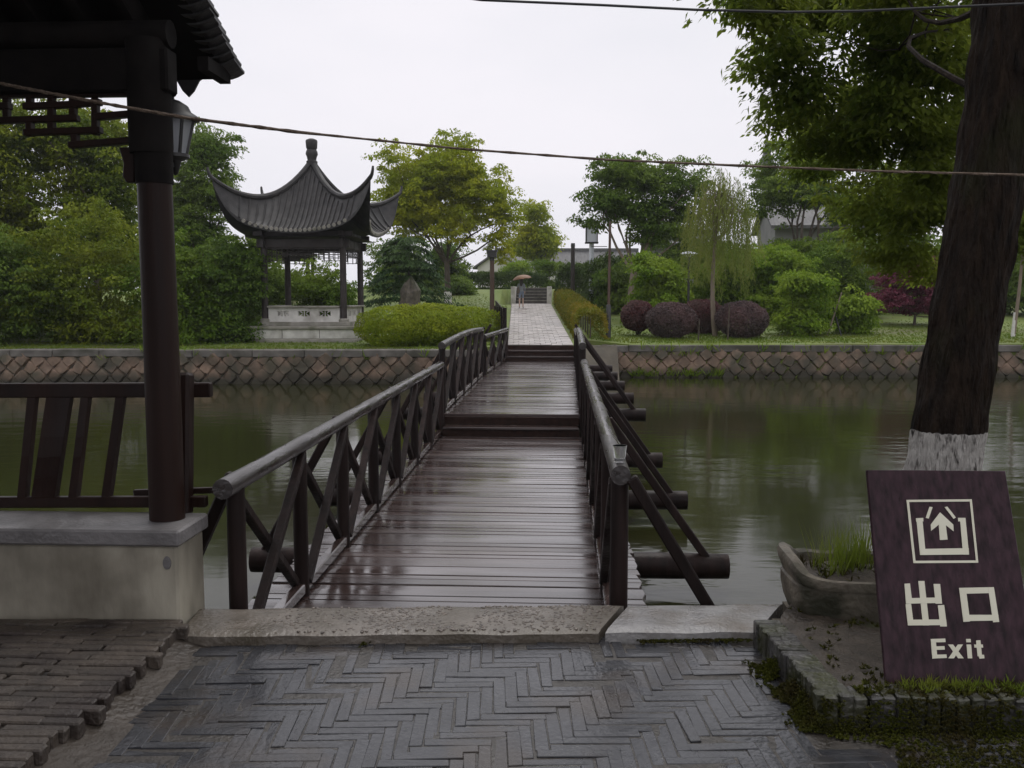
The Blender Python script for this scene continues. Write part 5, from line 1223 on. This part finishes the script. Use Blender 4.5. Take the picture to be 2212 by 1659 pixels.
def rock(i, j):
    a = 2 * math.pi * i / 18; k = j / 8; r = (.36 * (1 - .3 * k ** 1.5)) if j < 7 else .17 if j < 8 else .02; n_ = noise.noise((math.cos(a) * 1.5 + 4, math.sin(a) * 1.5, k * 3)) * 1.6 + .4 * noise.noise((math.cos(a) * 4, math.sin(a) * 4, k * 8)); return (b.x + math.cos(a) * r * (1 + .35 * n_) + .1 * k, b.y + math.sin(a) * r * .7 * (1 + .35 * n_), b.z - .05 + ht * k * (1 + .06 * n_))
g.grid(rock, range(19), range(9)); tag(g.build('standing_stone', M['mortar'], smooth=False), 'upright dark grey garden rock below the cedar', 'rock')
# low timber fence along the left of the path
p0, p1 = P(1106, 716, d=26.0), P(1084, 655, d=33)
fn = thing('path_fence', 'dark low timber fence left of the path start', 'fence', (-1.5, 25, PZ))
fa, fb = Vector((-1.46, 24.4, 0)), Vector((-2.30, 33.0, 0))
for k in range(6):
    q = fa.lerp(fb, k / 5); z = pathz(q.y) - .06; MB().bb((q.x - .05, q.y - .05, z - .4), (q.x + .05, q.y + .05, z + 1.0 - .012 * k * 5)).build('post', M['wood'], fn, bevel=.01)
    if k < 5:
        q2 = fa.lerp(fb, (k + 1) / 5); z2 = pathz(q2.y) - .06
        for h in (.12, .27, .42, .57, .72, .86): MB().bar((q.x, q.y + .05, z + h - .006 * k * h), (q2.x, q2.y - .05, z2 + h - .006 * (k + 1) * h), .03, .12).build('board', M['wood'], fn)

# ================================================================ BUILDINGS
def house(name, label, cx_, cy_, wx, wy, zb_, ze, zr, rot, wallm, axis='x', over=.5):
    t = thing(name, label, 'house', (cx_, cy_, zb_)); T = Matrix.Translation((cx_, cy_, 0)) @ Matrix.Rotation(rot, 4, 'Z')
    def put(mb, nm, m, **kw): mb.v = [tuple(T @ Vector(p)) for p in mb.v]; return mb.build(nm, m, t, **kw)
    g = MB(); hx, hy = wx / 2, wy / 2
    g.prism([(-hx, -hy, zb_), (-hx, hy, zb_), (-hx, hy, ze), (-hx, 0, zr - .1), (-hx, -hy, ze)], (wx, 0, 0)); put(g, 'wall', wallm)
    for s in (-1, 1):
        k = (zr - ze) / hy; yo = hy + over
        g = MB(); g.prism([(-hx - over * .6, 0, zr), (-hx - over * .6, s * yo, ze - k * over), (-hx - over * .6, s * yo, ze - k * over - .16), (-hx - over * .6, 0, zr - .16)], (wx + over * 1.2, 0, 0)); put(g, 'roof', M['roofgrey'])
    g = MB(); g.bb((-hx - over * .6, -.12, zr - .02), (hx + over * .6, .12, zr + .22)); put(g, 'roof_ridge', M['roofgrey'])
    return t, put
D = 72
p = P(1100, 560, d=D); 
p = P(1072, 560, d=D); house('white_gabled_house', 'white gabled house with grey roof beyond the path', p.x + 1.5, p.y + 2.7, 6.0, 3.7, 1.6, P(1100, 571, d=D).z, P(1100, 542, d=D).z, R(62), M['whitewall'], over=.35)
p = P(1290, 560, d=84); house('long_grey_house', 'long low house with dark grey tiled roof behind the lantern', p.x, p.y + 3, 7.4, 6, 1.6, P(1290, 585, d=84).z, P(1290, 538, d=84).z, R(4), M['hallwall'])
p = P(1165, 560, d=92); house('long_grey_house', 'low grey roofed house behind the small hazy tree', p.x, p.y + 4, 9, 6, 1.6, P(1165, 592, d=92).z, P(1165, 548, d=92).z, R(-5), M['hallwall'])
D = 47; a, b_ = P(1622, 480, d=D), P(1900, 480, d=D)
t, put = house('grey_hall', 'grey plastered hall with dark tiled eaves behind the right shrubs', (a.x + b_.x) / 2 + 1.6, a.y + 2.6, 7.0, 5, .9, P(1700, 477, d=D).z, P(1700, 425, d=D).z, R(-2), M['hallwall'])
for k in range(5):  # pale panels painted as the bright sky showing under the eaves
    x = .35 + k * .34; g = MB(); g.bb((x, -2.53, P(1700, 512, d=D).z), (x + .26, -2.47, P(1700, 490, d=D).z)); put(g, 'sky_panel', M['lampglass'])
a = P(1480, 520, d=50); t, put = house('grey_annex', 'small grey roofed annex behind the dark layered tree', a.x, a.y + 2, 3.4, 3.6, .9, P(1480, 520, d=50).z, P(1480, 500, d=50).z, 0, M['hallwall'])
# spire of a distant tower
D = 75; b = gp(1649, D); t = thing('distant_tower', 'distant tower roof with a dark spire above the trees', 'tower', b); zs = P(1649, 338, d=D).z; ztop = P(1651, 292, d=D).z
MB().bb((b.x - .3, b.y - .3, b.z - .2), (b.x + .3, b.y + .3, zs - .8)).build('shaft', M['hallwall'], t)
g = MB(); g.lathe([(.8, zs - 1.0 - b.z), (.6, zs - .7 - b.z), (.42, zs - .3 - b.z), (.36, zs - b.z)], b, 8); g.build('roof', M['roofgrey'], t)
g = MB(); h_ = ztop - zs; g.lathe([(.3, zs - b.z), (.34, zs + h_ * .2 - b.z), (.24, zs + h_ * .35 - b.z), (.2, zs + h_ * .5 - b.z), (.09, zs + h_ * .62 - b.z), (.05, zs + h_ - b.z)], b, 10); g.build('spire', M['iron'], t, smooth=True)

# ================================================================ PERSON WITH UMBRELLA
def person(b, hgt_=1.5, face=0):
    t = thing('person', 'person in a grey blue top and shorts walking under a brown umbrella', 'person', b)
    s = hgt_ / 1.7; V = []; E_ = []; Rr = []
    def vtx(p, r): V.append(p); Rr.append(r); return len(V) - 1
    pel = vtx((0, 0, .92), .125); wst = vtx((0, 0, 1.06), .115); ch = vtx((0, 0, 1.26), .135); nk = vtx((0, .0, 1.43), .055); hd0 = vtx((0, -.01, 1.52), .075); hd1 = vtx((0, -.01, 1.63), .085)
    E_ += [(pel, wst), (wst, ch), (ch, nk), (nk, hd0), (hd0, hd1)]
    for sx, fy, ky in ((-1, -.16, -.12), (1, .22, .06)):
        h = vtx((sx * .085, 0, .86), .088); k = vtx((sx * .09, ky, .48), .055); a = vtx((sx * .09, fy, .09 if fy < 0 else .12), .036); f = vtx((sx * .1, fy - .13, .04), .034); E_ += [(pel, h), (h, k), (k, a), (a, f)]
    for sx, pts in ((-1, [(.17, 0, 1.36, .055), (.21, .06, 1.12, .04), (.19, -.04, .9, .03), (.19, -.07, .82, .026)]), (1, [(.17, 0, 1.36, .055), (.22, -.03, 1.13, .04), (.12, -.2, 1.22, .032), (.09, -.24, 1.28, .03)])):
        pr = ch
        for x, y, z, r in pts: k = vtx((sx * x, y, z), r); E_.append((pr, k)); pr = k
    me = bpy.data.meshes.new('body'); T = Matrix.Translation(b) @ Matrix.Rotation(face, 4, 'Z') @ Matrix.Scale(s, 4)
    me.from_pydata([tuple(T @ Vector(p)) for p in V], E_, []); o = bpy.data.objects.new('body', me); C.objects.link(o)
    me2 = o.modifiers.new('skin', 'SKIN'); 
    for i, r in enumerate(Rr): me.skin_vertices[0].data[i].radius = (r * s, r * s * .85)
    me.skin_vertices[0].data[pel].use_root = True
    o.modifiers.new('sub', 'SUBSURF').levels = 2; o.modifiers['sub'].render_levels = 2
    bpy.context.view_layer.update(); ev = o.evaluated_get(bpy.context.evaluated_depsgraph_get()); fm = bpy.data.meshes.new_from_object(ev)
    bpy.data.objects.remove(o); fm.name = 'body'; fm.materials.clear()
    for m_ in (M['skin'], M['top'], M['shorts'], M['shoe']): fm.materials.append(m_)
    Ti = T.inverted()
    for p in fm.polygons:
        q = Ti @ p.center; p.use_smooth = True
        p.material_index = 3 if q.z < .085 else 2 if .58 < q.z < .96 and abs(q.x) < .17 else 1 if .96 <= q.z < 1.43 and abs(q.x) < .24 and not (q.y < -.1) else 0
    link(bpy.data.objects.new('body', fm), t)
    def put(mb, nm, m_, **kw): mb.v = [tuple(T @ Vector(p)) for p in mb.v]; return mb.build(nm, m_, t, **kw)
    g = MB(); g.tube([(0, .02, 1.73), (0, .025, 1.70), (0, .03, 1.62), (0, .045, 1.5), (0, .075, 1.38), (0, .09, 1.24)], [.02, .075, .102, .1, .095, .05], 12); put(g, 'hair', M['hair'], smooth=True)
    g = MB(); g.tube([(.16, .1, 1.2), (.17, .11, 1.0), (.17, .11, .86)], [.03, .09, .08], 8); put(g, 'shoulder_bag', M['bag'], smooth=True)
    u = thing('umbrella', 'open brown umbrella held over the walking person', 'umbrella', T @ Vector((-.05, -.1, 1.3)))
    def pu(mb, nm, m_, **kw): mb.v = [tuple(T @ Vector(p)) for p in mb.v]; return mb.build(nm, m_, u, **kw)
    tilt = Matrix.Translation((-.1, -.12, 1.25)) @ Matrix.Rotation(R(9), 4, 'Y')
    g = MB(); nseg = 8
    def um(i, j):
        a = 2 * math.pi * i / 32; k = j / 7; sc_ = 1 - .06 * (1 - abs(math.cos(a * nseg / 2))) * k; r = .54 * math.sin(k * 1.35) / math.sin(1.35) * sc_; z = .62 - .24 * (1 - math.cos(k * 1.35)) / (1 - math.cos(1.35)) + .02 * (1 - abs(math.cos(a * nseg / 2))) * k
        return tilt @ Vector((r * math.cos(a), r * math.sin(a), z))
    g.grid(um, range(33), range(8)); pu(g, 'canopy', M['umb'], smooth=True)
    g = MB(); g.tube([tilt @ Vector((.02, 0, -.06)), tilt @ Vector((0, 0, .68))], .009, 6); pu(g, 'shaft', M['iron'])
M['skin'] = mat('skin', (.5, .34, .27)); M['top'] = mat('grey_top', (.2, .22, .24), (.3, .32, .34), 4, .8); M['shorts'] = mat('denim_shorts', (.16, .2, .27), (.22, .26, .34), 6, .8)
M['shoe'] = mat('grey_shoe', (.2, .21, .24)); M['hair'] = mat('dark_hair', (.02, .015, .012)); M['bag'] = mat('brown_bag', (.12, .09, .07)); M['umb'] = mat('brown_umbrella_cloth', (.22, .115, .065), (.3, .16, .09), 4, .6)
p = P(1126, 664, d=45.5); person(Vector((p.x, p.y, pathz(p.y) + .0)), 1.50, R(180))

# ================================================================ RAINY AIR
g = MB(); g.bb((-136, -40, -3), (136, 142, 17)); hz = g.build('haze', None)
m = bpy.data.materials.new('rainy_air'); m.use_nodes = True; t = m.node_tree; t.nodes.clear()
o_ = t.nodes.new('ShaderNodeOutputMaterial'); v_ = t.nodes.new('ShaderNodeVolumePrincipled'); v_.inputs['Density'].default_value = HAZE; v_.inputs['Color'].default_value = (.9, .92, .97, 1); v_.inputs['Anisotropy'].default_value = .3
t.links.new(v_.outputs[0], o_.inputs['Volume']); hz.data.materials.append(m); tag(hz, 'thin rainy haze over the whole place', kind='stuff')
